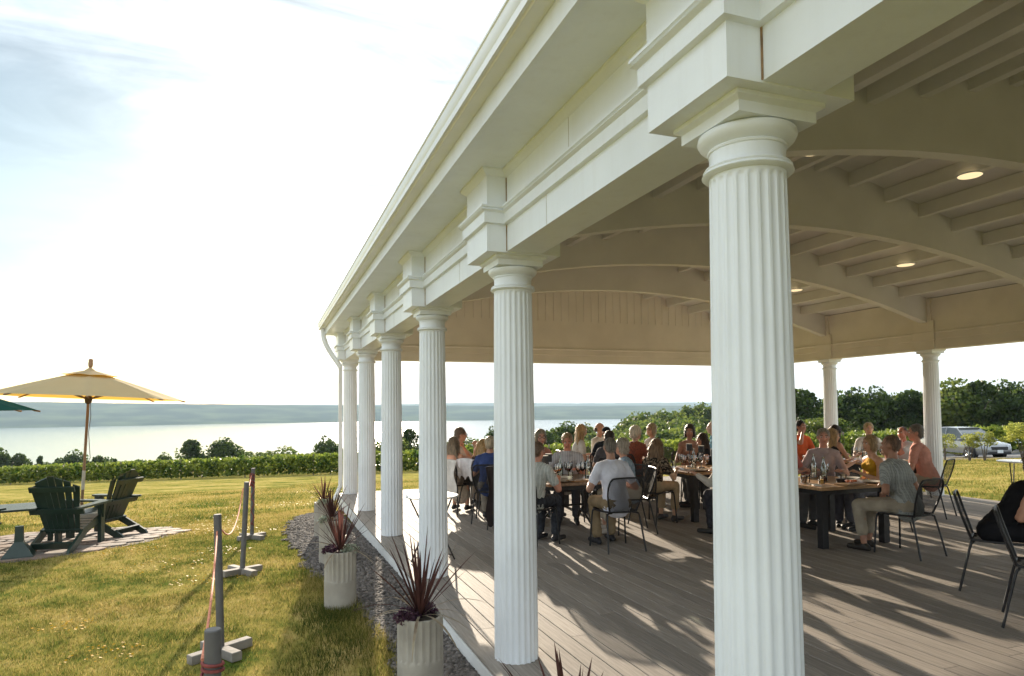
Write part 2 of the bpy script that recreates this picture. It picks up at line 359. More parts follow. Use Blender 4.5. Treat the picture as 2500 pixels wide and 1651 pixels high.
# purlins between the arches
PX = [10.77-.61*k for k in range(7)]; PX += [2*XM-x for x in PX]+[XM]
L_ = S-.14
pm = MB().bb((-.045, -L_/2, 0), (.045, L_/2, .172)).mesh('purlin', smooth=False); pm.materials.append(M_ceil)
for y in YC[2:-1]:
    for x in PX:
        o = pp('purlin', pm, None); o.location = Vector((x, y+S/2, ceil_z(x)-.17))-Vector((XM, 6, 0))
M_lamp = emit('lamp_glow', (1.0, .76, .42), .46)
lm = MB().lathe([(.125, 0), (.125, -.012), (.118, -.018), (0, -.018)], 28).mesh('ceiling_light'); lm.materials.append(M_lamp)
lt = MB().lathe([(.136, .004), (.136, -.010), (.124, -.012), (.124, .004)], 28, cap=False).mesh('trim_ring'); lt.materials.append(M_white)
for y in YC[2:-1]:
    for x in (9.55, 7.72, 2*XM-7.72, 2*XM-9.55):
        o = pp('ceiling_light', lm, None); o.location = Vector((x, y+S/2, ceil_z(x)-.175))-Vector((XM, 6, 0)); pp('trim_ring', lt, None, o)
# gable walls of vertical boards, far end, set between the end beam and the ceiling
x = XL+.13; bw_ = .1863
while x < XR-.13:
    x1 = min(x+bw_, XR-.13); g = .004
    pp('gable_board', MB().prism([(x+g, 2.97), (x1-g, 2.97), (x1-g, ceil_z(x1-g)), (x+g, ceil_z(x+g))], 'y', YF-.115, YF-.09), M_inner, smooth=False)
    x = x1
pp('gable_backing', MB().prism([(XL, 2.97), (XR, 2.97), (XR, ceil_z(XR)), (XM, ceil_z(XM)), (XL, ceil_z(XL))], 'y', YF-.088, YF+.1), M_inner)
pp('gable_ledge', MB().bb((XL+.13, YF-.15, 2.962), (XR-.13, YF-.116, 2.985)), M_inner)
pp('gable_backing', MB().prism([(XL, 2.97), (XR, 2.97), (XR, ceil_z(XR)), (XM, ceil_z(XM)), (XL, ceil_z(XL))], 'y', YN-.1, YN+.1), M_white)
# downspout at the far left corner: ribbed flexible elbow and a straight leader with a shoe
pts = []
for i in range(60):
    t = i/59
    a = Vector((XL-.52, YF+.10, 3.29)); b = Vector((XL-.53, YF+.10, 2.98)); c = Vector((XL-.36, YF+.02, 2.80)); d = Vector((XL-.20, YF-.07, 2.52))
    p = a*(1-t)**3+b*3*t*(1-t)**2+c*3*t*t*(1-t)+d*t**3; pts.append(p)
ds = pp('downspout', MB().tube(pts, [.044+(.007 if i % 2 else 0) for i in range(60)], 14), M_gutter, ang=60)
pp('leader_pipe', MB().bb((XL-.235, YF-.105, .22), (XL-.165, YF-.035, 2.56), bev=.006), M_gutter, ds)
pp('shoe', MB().tube([(XL-.2, YF-.07, .27), (XL-.2, YF-.075, .17), (XL-.26, YF-.10, .03), (XL-.33, YF-.14, -.10)], .042, 10), M_gutter, ds)
for o in (ds.children): o.location = (0, 0, 0)
# ---------------------------------------------------------------- the deck: every board its own
M_deck = P('deck_board', (.285, .252, .220), rough=.72, spec=.12, orand=.13, var=.16, scale=6, bump=.28, bscale=26, stretch=(9, .55, 9), detail=8)
dk = MB().bb((1.36, YN-.5, -.06), (XR+.21, YF+.16, -.027)).mesh('deck', smooth=False); dk.materials.append(P('deck_joist', (.05, .045, .04), rough=.9))
deck = ob('deck', dk, kind='structure')
M_fascia = P('deck_fascia', (.78, .78, .76), rough=.45, var=.05)
ob('fascia_board', MB().bb((1.335, YN-.5, -.20), (1.358, YF+.2, -.028)), M_fascia, deck)
ob('fascia_board', MB().bb((1.36, YF+.165, -.45), (XR+.21, YF+.19, -.028)), M_fascia, deck)
ob('fascia_board', MB().bb((XR+.212, YN-.5, -.3), (XR+.236, YF+.2, -.028)), M_fascia, deck)
dmesh = {}
def dplank(L, w):
    k = (round(L, 3), round(w, 3))
    if k not in dmesh:
        me = MB().box((0, 0, -.0125), (w, L, .025), bev=.003).mesh('plank', smooth=False); me.materials.append(M_deck); dmesh[k] = me
    return dmesh[k]
x = 1.338; mod = .1467; n = int((XR+.235-x)/mod); random.seed(3)
cuts = [[-2.0, 1.9, 5.3, 9.2], [.2, 3.6, 7.4, 11.0], [-1.1, 2.7, 6.3, 10.1], [1.1, 4.5, 8.3, 12.0]]
for i in range(n):
    xc = x+mod*(i+.5); ys = [YN-.5]+[c+random.choice((-.4, 0, .4)) for c in cuts[(i*3) % 4]]+[YF+.19]
    if i == 0: ys = [YN-.5, .6, 5.5, 10.4, YF+.19]
    for a, b in zip(ys, ys[1:]):
        L = round(b-a-.004, 2)
        if b < 1.6: continue
        ob('plank', dplank(L, mod-.006), None, deck, loc=(xc, (a+b)/2, 0))
# ---------------------------------------------------------------- the land
def sst(a, b, x):
    t = np.clip((x-a)/(b-a), 0, 1); return t*t*(3-2*t)
LAKE_Z = -65.0
def ground_z(x, y):
    x = np.asarray(x, float); y = np.asarray(y, float)
    v = np.maximum(0, .592*x+.806*y-51.5)                              # beyond the first vine row the fall is gentler
    yp = y-.806*v; t = np.maximum(0, yp-6.0)
    z = -.125-.076*np.where(t < 10, t*t/20, t-5)-.050*np.minimum(v, 45)-.15*np.maximum(0, v-45)-.10*np.maximum(0, v-75)   # gentle lawn, then an even fall
    far = np.maximum(0, y-225)
    drop = (.32*far)*(1-sst(40, 190, x-.12*y)*.93)
    z = z-np.where(far > 0, drop, 0)
    z = z+np.where(far > 0, .076*far*sst(40, 190, x-.12*y), 0)*.8
    z = np.where(y > 225, np.maximum(z, LAKE_Z-6), z)
    z = z+.012*np.sin(x*1.7+.6)*np.sin(y*1.1)*sst(0, 3, np.abs(y-3))
    under = (x > 1.1) & (x < 12) & (y < 14.3) & (y > -5)               # graded flat under the deck
    return np.where(under, np.minimum(z, -.16), z)
def axis(a, b, fine, c0, c1):
    pts = list(np.arange(c0, c1, fine)); st = fine
    while pts[-1] < b: st *= 1.16; pts.append(pts[-1]+st)
    st = fine
    while pts[0] > a: st *= 1.16; pts.insert(0, pts[0]-st)
    return np.array(pts)
gx = axis(-7000, 7000, .5, -8, 14); gy = axis(-400, 900, .5, -3, 24)
X, Y = np.meshgrid(gx, gy); Z = ground_z(X, Y)
nx, ny = len(gx), len(gy)
me = bpy.data.meshes.new('lawn'); idx = np.arange(nx*ny).reshape(ny, nx)
F = np.stack([idx[:-1, :-1], idx[:-1, 1:], idx[1:, 1:], idx[1:, :-1]], -1).reshape(-1, 4)
me.from_pydata(np.stack([X, Y, Z], -1).reshape(-1, 3).tolist(), [], F.tolist())
me.polygons.foreach_set('use_smooth', [True]*len(me.polygons))
# lawn material: worn straw and green patches
def lawnmat(name, blades=False):
    m, t, n, b = newmat(name); g = n.new('ShaderNodeNewGeometry')
    def noise(s, d=3):
        k = n.new('ShaderNodeTexNoise'); k.inputs['Scale'].default_value = s; k.inputs['Detail'].default_value = d; t.links.new(g.outputs['Position'], k.inputs['Vector']); return k
    a = noise(.55, 5); c = noise(4.5, 4)
    mm = n.new('ShaderNodeMix'); mm.data_type = 'FLOAT'; mm.inputs[0].default_value = .42; t.links.new(a.outputs[0], mm.inputs[2]); t.links.new(c.outputs[0], mm.inputs[3])
    src = mm.outputs[0]
    if blades:
        ad = n.new('ShaderNodeMath'); ad.operation = 'MULTIPLY_ADD'; ad.inputs[1].default_value = .26; t.links.new(g.outputs['Random Per Island'], ad.inputs[0])
        sb = n.new('ShaderNodeMath'); sb.operation = 'SUBTRACT'; sb.inputs[1].default_value = .13; t.links.new(src, sb.inputs[0]); t.links.new(sb.outputs[0], ad.inputs[2]); src = ad.outputs[0]
    rp = n.new('ShaderNodeValToRGB'); e = rp.color_ramp.elements
    e[0].position = .33; e[0].color = (.068, .110, .022, 1); e[1].position = .62; e[1].color = (.40, .312, .122, 1)
    k = e.new(.43); k.color = (.165, .163, .040, 1); k = e.new(.52); k.color = (.295, .246, .068, 1)
    t.links.new(src, rp.inputs[0]); t.links.new(rp.outputs[0], b.inputs['Base Color']); b.inputs['Roughness'].default_value = .95; b.inputs['Specular IOR Level'].default_value = 0
    if blades:
        tr = n.new('ShaderNodeBsdfTranslucent'); t.links.new(rp.outputs[0], tr.inputs[0]); mxs = n.new('ShaderNodeMixShader'); mxs.inputs[0].default_value = .4
        t.links.new(b.outputs[0], mxs.inputs[1]); t.links.new(tr.outputs[0], mxs.inputs[2]); t.links.new(mxs.outputs[0], n.get('Material Output').inputs[0])
    else:
        nb = noise(55, 3); bp = n.new('ShaderNodeBump'); bp.inputs['Strength'].default_value = .5; bp.inputs['Distance'].default_value = .012
        t.links.new(nb.outputs[0], bp.inputs['Height']); t.links.new(bp.outputs[0], b.inputs['Normal'])
    return m
M_lawn = lawnmat('lawn_turf'); M_blade = lawnmat('grass_blade', True)
lawn = ob('lawn', me, M_lawn, kind='structure')

# gravel strip between lawn and deck, its ragged edge traced in metres
gl = [(1.02, 1.0), (.90, 3.2), (.86, 4.4), (.875, 5.2), (.77, 6.25), (.70, 6.7), (.55, 7.4), (.40, 8.2), (.44, 9.0), (.32, 9.6), (.28, 10.9), (.36, 12.2), (.5, 13.0), (.75, 13.6), (1.1, 13.9)]
def grav_edge(y): return np.interp(y, [p[1] for p in gl], [p[0] for p in gl])
ys = np.linspace(1.0, 13.9, 130); rows = []
mb = MB(); vs = []; fs = []
for i, y in enumerate(ys):
    xe = float(grav_edge(y))+.03*math.sin(y*9)+.025*math.sin(y*23+1)
    for j in range(7):
        x = xe+(1.334-xe)*j/6; vs.append((x, y, float(ground_z(x if x < 1.1 else 1.09, y))+(.012 if j else -.006)))
for i in range(len(ys)-1):
    for j in range(6): fs.append((i*7+j, i*7+j+1, (i+1)*7+j+1, (i+1)*7+j))
mb.add(vs, fs); gravel_bed = ob('gravel_bed', mb, P('gravel_base', (.085, .075, .07), rough=.95, var=.35, scale=40, bump=.6, bscale=90), kind='structure')
# stones
def ico():
    bm = bmesh.new(); bmesh.ops.create_icosphere(bm, subdivisions=1, radius=1); v = np.array([x.co[:] for x in bm.verts]); f = np.array([[l.index for l in p.verts] for p in bm.faces]); bm.free(); return v, f
iv, jf = ico(); N = 15000
yy = 2.2+(13.8-2.2)*rng.random(N)**1.35; xe = grav_edge(yy)+.03*np.sin(yy*9)+.025*np.sin(yy*23+1)
xx = xe-.05*rng.random(N)**3+(1.325-xe)*rng.random(N)
zz = ground_z(np.minimum(xx, 1.09), yy)+.014
s = (.011+.013*rng.random(N)**2)
V = iv[None]*(1+.25*(rng.random((N, len(iv), 1))-.5)); V = V*(s[:, None, None]*np.stack([1+.5*rng.random(N), 1+.5*rng.random(N), .6+.3*rng.random(N)], -1)[:, None, :])
a = rng.random(N)*6.28; ca, sa = np.cos(a)[:, None], np.sin(a)[:, None]
V = np.stack([V[..., 0]*ca-V[..., 1]*sa, V[..., 0]*sa+V[..., 1]*ca, V[..., 2]], -1)+np.stack([xx, yy, zz], -1)[:, None, :]
Fs = (jf[None]+np.arange(N)[:, None, None]*len(iv)).reshape(-1, 3)
gm = bpy.data.meshes.new('gravel_stones'); gm.vertices.add(N*len(iv)); gm.vertices.foreach_set('co', V.reshape(-1).astype(np.float32))
gm.loops.add(len(Fs)*3); gm.loops.foreach_set('vertex_index', Fs.reshape(-1).astype(np.int32)); gm.polygons.add(len(Fs)); gm.polygons.foreach_set('loop_start', np.arange(0, len(Fs)*3, 3, dtype=np.int32)); gm.update(calc_edges=True)
ob('gravel_stones', gm, P('gravel_stone', (.115, .100, .090), rough=.85, var=.35, scale=25, isl=.45), kind='stuff', label='grey brown crushed gravel along the deck edge', cat='gravel')

# grass blades on the near lawn
PATIO_C = (-2.95, 11.85)
def patio_r(a): return 1.62+.10*np.sin(3*a+.5)+.06*np.sin(7*a)
def blades(N, x0, x1, y0, y1, hmin, hmax, wid, pw=1.0, tall=None, right=False):
    y = y0+(y1-y0)*rng.random(N)**pw; x = x0+(x1-x0)*rng.random(N)
    keep = (x < grav_edge(y)+.05*(rng.random(N)-.3)) | (y < 1.2)
    d = np.hypot(x-PATIO_C[0], (y-PATIO_C[1])); keep &= d > patio_r(np.arctan2(y-PATIO_C[1], x-PATIO_C[0]))-.05
    # inside the view wedge only
    keep &= (x > -.50*y-1.2)
    if right: keep = (x < .95*y+14) & (y > 3)
    x, y = x[keep], y[keep]; n = len(x)
    h = hmin+(hmax-hmin)*rng.random(n)**2; clump = .5+.5*np.sin(x*3.1+np.sin(y*2.3)*2)*np.sin(y*3.7+1); h = h*(.75+.6*clump)
    if tall is not None: h = h*tall(x, y)
    a = rng.random(n)*6.283; lean = (rng.random((n, 2))-.5)*1.1*h[:, None]; z = ground_z(x, y)-.004
    w2 = wid*(.6+.8*rng.random(n)); dx, dy = np.cos(a)*w2, np.sin(a)*w2
    b0 = np.stack([x-dx, y-dy, z], -1); b1 = np.stack([x+dx, y+dy, z], -1); tp = np.stack([x+lean[:, 0], y+lean[:, 1], z+h], -1)
    return np.stack([b0, b1, tp], 1)
def lush(x, y):        # longer grass round the planter feet and along the gravel
    e = grav_edge(y)-x; return 1+1.1*np.exp(-(e/.22)**2)*(y < 8.5)
T = np.concatenate([blades(120000, -3.2, 1.0, 2.2, 7.5, .016, .045, .0028, 1.0, lush), blades(110000, -7.0, 1.0, 7.0, 15, .018, .045, .0045, 1.0, lush), blades(60000, -13, 1.0, 14, 30, .03, .07, .012), blades(90000, 11.85, 36, 5, 27, .03, .075, .011, right=True), blades(30000, 1, 12, 14.2, 34, .03, .07, .013, right=True)])
ob('grass_blades', grid_mesh('grass_blades', T), M_blade, kind='stuff', label='short dry green and straw lawn grass', cat='grass')
# lush green tufts beside the planters
M_tuft = leafmat('tuft_blade', (.035, .062, .014), (.13, .135, .035), scale=3)
def tufts(cs, n, spread, h):
    out = []
    for (x, y) in cs:
        r = spread*np.sqrt(rng.random(n)); a = rng.random(n)*6.283; px, py = x+r*np.cos(a), y+r*np.sin(a)*1.3
        z = ground_z(px, py)-.004; hh = h*(.5+.7*rng.random(n)); b = rng.random(n)*6.283; l = (rng.random((n, 2))-.5)*.9*hh[:, None]; wv = .0035
        out.append(np.stack([np.stack([px-np.cos(b)*wv, py-np.sin(b)*wv, z], -1), np.stack([px+np.cos(b)*wv, py+np.sin(b)*wv, z], -1), np.stack([px+l[:, 0], py+l[:, 1], z+hh], -1)], 1))
    return np.concatenate(out)
ob('tall_grass', grid_mesh('tall_grass', tufts([(.50, 6.12), (.60, 5.9), (.42, 5.8), (.66, 5.5), (.38, 6.4), (.70, 5.1), (.48, 5.35), (.74, 4.5), (.60, 6.25), (.66, 6.1), (.28, 5.0), (.2, 7.6), (.15, 9.2), (.55, 4.3), (.35, 4.2)], 330, .22, .062)), M_tuft, kind='stuff', label='longer dark green grass at the edge of the gravel', cat='grass')
wc = [(-4.6+5.2*rng.random(), 2.8+9*rng.random()) for _ in range(170)]
wc = [(x, y) for x, y in wc if x > -.5*y-1 and x < float(grav_edge(y))-.05 and math.hypot(x-PATIO_C[0], y-PATIO_C[1]) > 1.8]
ob('clover_patches', grid_mesh('clover_patches', tufts(wc, 70, .13, .045)), M_tuft, kind='stuff', label='darker green clover and weed patches in the lawn', cat='weeds')
# little yellow flowers in drifts
cs = [(-.35, 11.6, .5), (-.9, 11.9, .5), (-1.5, 14.2, .9), (-3.4, 15, .8), (-.75, 12.9, .5), (-5.8, 14.2, 1.0), (-6.5, 16, 1.2), (-1.1, 5.7, .25), (-.6, 7.9, .3), (-1.1, 8.8, .4), (-1.7, 10.2, .35), (-.55, 9.6, .3), (-2.2, 19, 1.2), (.1, 17, .9), (-.9, 4.6, .2), (-4, 24, 2), (2, 24, 1.5), (-9, 22, 2), (-1.55, 6.6, .2)]
fl = []
for (x, y, r) in cs:
    n = int(40+150*r*min(1, y/10)); a = rng.random(n)*6.283; d = r*np.sqrt(rng.random(n)); px = x+d*np.cos(a)*1.3; py = y+d*np.sin(a); z = ground_z(px, py)+.018+.02*rng.random(n)
    k = (.0055+.004*rng.random(n))*(1+min(y, 9)/12); b = rng.random(n)*6.283
    fl.append(np.stack([np.stack([px+k*np.cos(b+q*PI/2), py+k*np.sin(b+q*PI/2), z+.3*k*np.sin(b*3+q)], -1) for q in range(4)], 1))
ob('lawn_flowers', grid_mesh('lawn_flowers', np.concatenate(fl)), leafmat('yellow_petal', (.42, .22, .002), (.52, .29, .003), transl=.1), kind='stuff', label='scattered drifts of small yellow flowers in the lawn', cat='flowers')

# lake and far shore
lake = MB().add([(-12000, 250, LAKE_Z), (12000, 250, LAKE_Z), (12000, 9500, LAKE_Z), (-12000, 9500, LAKE_Z)], [(0, 1, 2, 3)])
m, t, n, b = newmat('lake_water'); b.inputs['Base Color'].default_value = (.05, .075, .085, 1); b.inputs['Roughness'].default_value = .16; b.inputs['IOR'].default_value = 1.33; b.inputs['Specular IOR Level'].default_value = .9
g = n.new('ShaderNodeNewGeometry'); mpn = n.new('ShaderNodeMapping'); mpn.inputs['Scale'].default_value = (.03, .10, .1); t.links.new(g.outputs['Position'], mpn.inputs[0])
nb = n.new('ShaderNodeTexNoise'); nb.inputs['Scale'].default_value = 1; nb.inputs['Detail'].default_value = 5; t.links.new(mpn.outputs[0], nb.inputs['Vector']); bp = n.new('ShaderNodeBump'); bp.inputs['Strength'].default_value = .12; bp.inputs['Distance'].default_value = 1.0
t.links.new(nb.outputs[0], bp.inputs['Height']); t.links.new(bp.outputs[0], b.inputs['Normal'])
ob('lake', lake, m, kind='structure')
M_hill = P('far_woods', spec=0, c=(.03, .06, .035), rough=.95, var=.35, scale=.004, c2=(.08, .11, .05), lo=.42, hi=.68, detail=8)
def hills(name, d0, d1, base, top, amp, seed, az0=-65, az1=75):
    n = 260; m2 = 14; vs = []; r = random.Random(seed); ph = [r.random()*6.28 for _ in range(8)]
    for j in range(m2+1):
        t = j/m2; d = d0+(d1-d0)*t
        for i in range(n+1):
            az = R(az0+(az1-az0)*i/n); q = i/n*14
            hgt = top(math.degrees(az))+amp*(.5*math.sin(q*.7+ph[0])+.3*math.sin(q*1.7+ph[1])+.2*math.sin(q*4.1+ph[2]))+amp*.10*math.sin(q*23+ph[3]+t*5)+amp*.06*r.random()
            sft = t*t*(3-2*t); z = base+(hgt-base)*sft+amp*.25*math.sin(q*3+ph[4])*math.sin(t*6)*(t < .95)*(t > .05)
            dd = d+60*math.sin(q*2.3+ph[5])*(1-t); vs.append((math.sin(az)*dd, math.cos(az)*dd, z))
    fs = [(j*(n+1)+i, j*(n+1)+i+1, (j+1)*(n+1)+i+1, (j+1)*(n+1)+i) for j in range(m2) for i in range(n)]
    return ob(name, MB().add(vs, fs), M_hill, kind='structure', fix=False)
hills('far_hills', 3950, 5600, LAKE_Z-1, lambda a: float(np.interp(a, [-40, -20, -8, 3, 12, 20, 35, 70], [78, 82, 72, 55, 40, 26, 14, 10])), 9, 2)
hills('distant_hills', 7600, 9000, LAKE_Z-1, lambda a: float(np.interp(a, [-40, -5, 6, 14, 22, 30, 70], [60, 80, 78, 92, 80, 70, 60])), 14, 5)
sh = ob('far_valley', MB().add([(math.sin(R(a))*d, math.cos(R(a))*d, LAKE_Z+.5) for d in (5400, 9400) for a in range(-65, 76, 5)], [(i, i+1, 29+i+1, 29+i) for i in range(28)]), M_hill, kind='structure')

# ---------------------------------------------------------------- foliage builders
def leaves(c, size, jit=.35, flat=.5):
    n = len(c); u = rng.normal(size=(n, 3)); u /= np.linalg.norm(u, axis=1)[:, None]; q = rng.normal(size=(n, 3)); v = np.cross(u, q); v /= np.linalg.norm(v, axis=1)[:, None]
    s = (np.asarray(size)*(1-jit+2*jit*rng.random(n)))[:, None]*.5
    u = u*s; v = v*s*(.6+.4*rng.random((n, 1)))
    return np.stack([c-u-v*.3, c-v, c+u+v*.3, c+v], 1)
def crown(n, lobes, size, seed, shape='oak'):
    r = np.random.default_rng(seed); L = []
    for k in range(lobes):
        if shape == 'oak':
            a = r.random()*6.28; h = .30+.62*r.random(); rad = .34*math.sin(min(1, (h-.18)/.7)*PI)**.7*(.3+.75*r.random())
            L.append((rad*math.cos(a), rad*math.sin(a), h, .11+.09*r.random()))
        elif shape == 'cone':
            h = .1+.85*r.random(); a = r.random()*6.28; rad = .24*(1-h)*(.5+.6*r.random()); L.append((rad*math.cos(a), rad*math.sin(a), h, .05+.10*(1-h)))
        elif shape == 'round':
            a = r.random()*6.28; h = .25+.6*r.random(); rad = .42*r.random()**.5; L.append((rad*math.cos(a), rad*math.sin(a), h, .14+.10*r.random()))
    pts = []
    per = n//lobes
    for (x, y, h, rr) in L:
        d = r.normal(size=(per, 3)); d /= np.linalg.norm(d, axis=1)[:, None]; rad = rr*(.55+.5*r.random(per)**.6); d = d*rad[:, None]*np.array([1.1, 1.1, .8]); pts.append(d+np.array([x, y, h]))
    pts = np.concatenate(pts); pts = pts[pts[:, 2] > .06]
    return leaves(pts, size)
M_tree = leafmat('tree_leaf', (.020, .040, .012), (.070, .105, .028), scale=.25, transl=.38)
M_tree2 = leafmat('tree_leaf_light', (.035, .065, .016), (.11, .14, .035), scale=.25, transl=.42)
M_bark = P('bark', (.09, .07, .055), rough=.95, var=.3, scale=8, bump=.5, bscale=15)
CR = [('oak', 3400, 20), ('oak', 3400, 26), ('oak', 3200, 16), ('cone', 2600, 30), ('round', 3000, 20), ('oak', 3600, 32)]
crowns = [grid_mesh('crown', crown(n_, l_, .052, 40+i, s_)) for i, (s_, n_, l_) in enumerate(CR)]
for i, c in enumerate(crowns): c.materials.append(M_tree if i not in (2, 4) else M_tree2)
tk = MB().tube([(0, 0, -.02), (.005, 0, .2), (-.01, .01, .45), (0, 0, .75)], [.022, .016, .011, .003], 8)
for k in range(7):
    a = k*2.4; z = .25+.07*k; tk.tube([(0, 0, z), (.11*math.cos(a), .11*math.sin(a), z+.1), (.22*math.cos(a), .22*math.sin(a), z+.17)], [.008, .005, .002], 6)
trunk = tk.mesh('trunk'); trunk.materials.append(M_bark)
def px_ray(px, py):
    Xp = px-1250; Yp = py-825.5-109.9; c, s_ = math.cos(ROLL), math.sin(ROLL); x = Xp*c-Yp*s_; y = Xp*s_+Yp*c
    return (fwd+rgt*(x/1643.3)+upv*(-y/1643.3))
def tree(px, dep, top, wid, kind, label, group='trees below the vineyard', cat='tree', zadd=0):
    d = px_ray(px, top); x, y = d.x*dep, d.y*dep; zt = EYE+d.z*dep; zg = float(ground_z(x, y))+zadd
    h = max(3, zt-zg); t = empty('tree', (x, y, zg-.1), rz=random.random()*6.28, label=label, cat=cat, group=group)
    w_ = wid/1643.3*dep/.66
    for nm, me_ in (('crown', crowns[kind]), ('trunk', trunk)):
        o = ob(nm, me_, None, t); o.scale = (w_, w_, h)
    return t
LT = [(-8, 190, 1100, 90, 5, 'leafmost dark tree clump at the left frame edge behind the vineyard'), (48, 190, 1106, 60, 0, 'dark rounded tree left of the cream umbrella pole, behind the vine row'),
      (98, 195, 1112, 55, 3, 'pointed dark tree between two rounder ones left of the umbrella pole'), (140, 200, 1118, 50, 3, 'small pointed dark tree close left of the umbrella pole'),
      (183, 190, 1103, 74, 1, 'rounded dark tree straight behind the umbrella pole'), (240, 195, 1112, 56, 0, 'rounded dark tree just right of the umbrella pole'),
      (282, 200, 1119, 44, 3, 'spiky dark tree right of the umbrella pole'), (328, 205, 1126, 46, 4, 'lowest shrubby tree in the gap above the vine row'),
      (402, 165, 1108, 48, 1, 'small lone tree against the lake left of the two large ones'), (467, 150, 1072, 74, 0, 'large leafy tree against the lake, left of the pair'),
      (546, 152, 1073, 86, 5, 'large broad tree against the lake, right of the pair'), (640, 175, 1090, 88, 4, 'broad low tree right of the large pair against the lake'),
      (706, 185, 1096, 60, 2, 'pale low tree between the broad tree and the pavilion'), (752, 185, 1103, 40, 4, 'small shrubby tree close left of the downspout tree'), (797, 165, 1070, 80, 1, 'rounded tall tree just left of the downspout')]
for px, d, top, wd, kd, lb in LT: tree(px, d, top, wd, kd, lb)
CT = [(900, 150, 1058, 50, 2, 'tree in the gap between the two farthest left columns'), (945, 120, 1062, 60, 4, 'bushy tree left of the third column from the camera'), (1000, 130, 1046, 64, 0, 'tall tree in the gap right of the fourth column'),
      (1085, 120, 1072, 70, 4, 'rounded tree behind the woman in the beige dress'), (1150, 112, 1068, 90, 4, 'rounded bright tree behind the table far left'), (1205, 140, 1045, 60, 1, 'taller tree just left of the second column'),
      (1330, 120, 1052, 90, 0, 'dark tree behind the black table lamps on the left table'), (1385, 130, 1033, 100, 1, 'tall dark tree above the man in the plaid shirt'), (1300, 150, 1062, 60, 4, 'low bushy tree just right of the second column')]
for px, d, top, wd, kd, lb in CT: tree(px, d, top, wd, kd, lb, group='trees seen through the pavilion')
RT = [(1955, 112, 948, 130, 0), (2040, 120, 962, 110, 1), (2085, 116, 954, 110, 5), (2140, 112, 950, 110, 1), (2190, 118, 966, 90, 2), (2220, 110, 951, 110, 0), (2270, 118, 958, 100, 5), (2330, 104, 930, 130, 2), (2395, 102, 928, 120, 0), (2450, 104, 934, 110, 5), (2500, 100, 938, 120, 1), (2550, 98, 934, 120, 0)]
ordn = ['first', 'second', 'third', 'fourth', 'fifth', 'sixth', 'seventh', 'eighth', 'ninth', 'tenth', 'eleventh', 'twelfth']
for i, (px, d, top, wd, kd) in enumerate(RT):
    tree(px, d, top, wd, kd, f'tall dark tree, {ordn[i]} from the left in the row behind the parked car', group='tall tree row behind the parked car')
for i, (px, d, top, wd, kd) in enumerate([(1990, 86, 1012, 90, 4), (2065, 84, 1040, 50, 4)]):
    tree(px, d, top, wd, kd, ['light green rounded tree in front of the tall row, right of the nearest column', 'small dark rounded bush tree below the tall row, right of the far column'][i], group='tall tree row behind the parked car')
# scrub closing the gaps along the vineyard's lower edge, one mass
sp_ = []
for k in range(70):
    px = -60+430*rng.random() if k < 52 else 590+230*rng.random(); d = px_ray(px, 1130+7*rng.normal()-(8 if k >= 52 else 0)); dep = 200+25*rng.random(); x, y = d.x*dep, d.y*dep; zt = EYE+d.z*dep
    q = rng.normal(size=(260, 3)); q /= np.linalg.norm(q, axis=1)[:, None]; sp_.append(np.array([x, y, zt-2.2])+q*np.array([3.2, 3.2, 2.2])*(.5+.5*rng.random((260, 1))))
ob('scrub', grid_mesh('scrub', leaves(np.concatenate(sp_), .8)), M_tree, kind='stuff', label='low dark scrub along the lower edge of the vineyard', cat='scrub')
# wooded hillside behind, one mass
pts = []; rr = np.random.default_rng(5)
skl = [(1290, 1075), (1340, 1060), (1400, 1040), (1470, 1030), (1540, 1012), (1620, 998), (1700, 990), (1745, 985), (1850, 985), (1950, 985)]
parts = []
for k in range(150):
    px = 1270+700*rr.random(); tier = rr.random(); top = float(np.interp(px, [a for a, _ in skl], [b for _, b in skl]))+tier*55+6*rr.normal()
    dep = 290-150*tier; d = px_ray(px, top); x, y = d.x*dep, d.y*dep; zt = EYE+d.z*dep; h = 13+4*rr.random(); c = crowns[int(rr.integers(0, 6))]
    n_ = len(c.vertices); co = np.empty(n_*3, np.float32); c.vertices.foreach_get('co', co); q = co.reshape(-1, 4, 3); q = q[::3]
    wv = h*(.85+.3*rr.random()); a = rr.random()*6.28; ctr = q.mean(1, keepdims=True); q = ctr+(q-ctr)*1.5
    parts.append(np.stack([(q[..., 0]*math.cos(a)-q[..., 1]*math.sin(a))*wv+x, (q[..., 0]*math.sin(a)+q[..., 1]*math.cos(a))*wv+y, q[..., 2]*h+zt-h], -1))
ob('wooded_hillside', grid_mesh('wooded_hillside', np.concatenate(parts)), M_tree2, kind='stuff', label='dense green wood covering the hillside behind the tables', cat='wood')

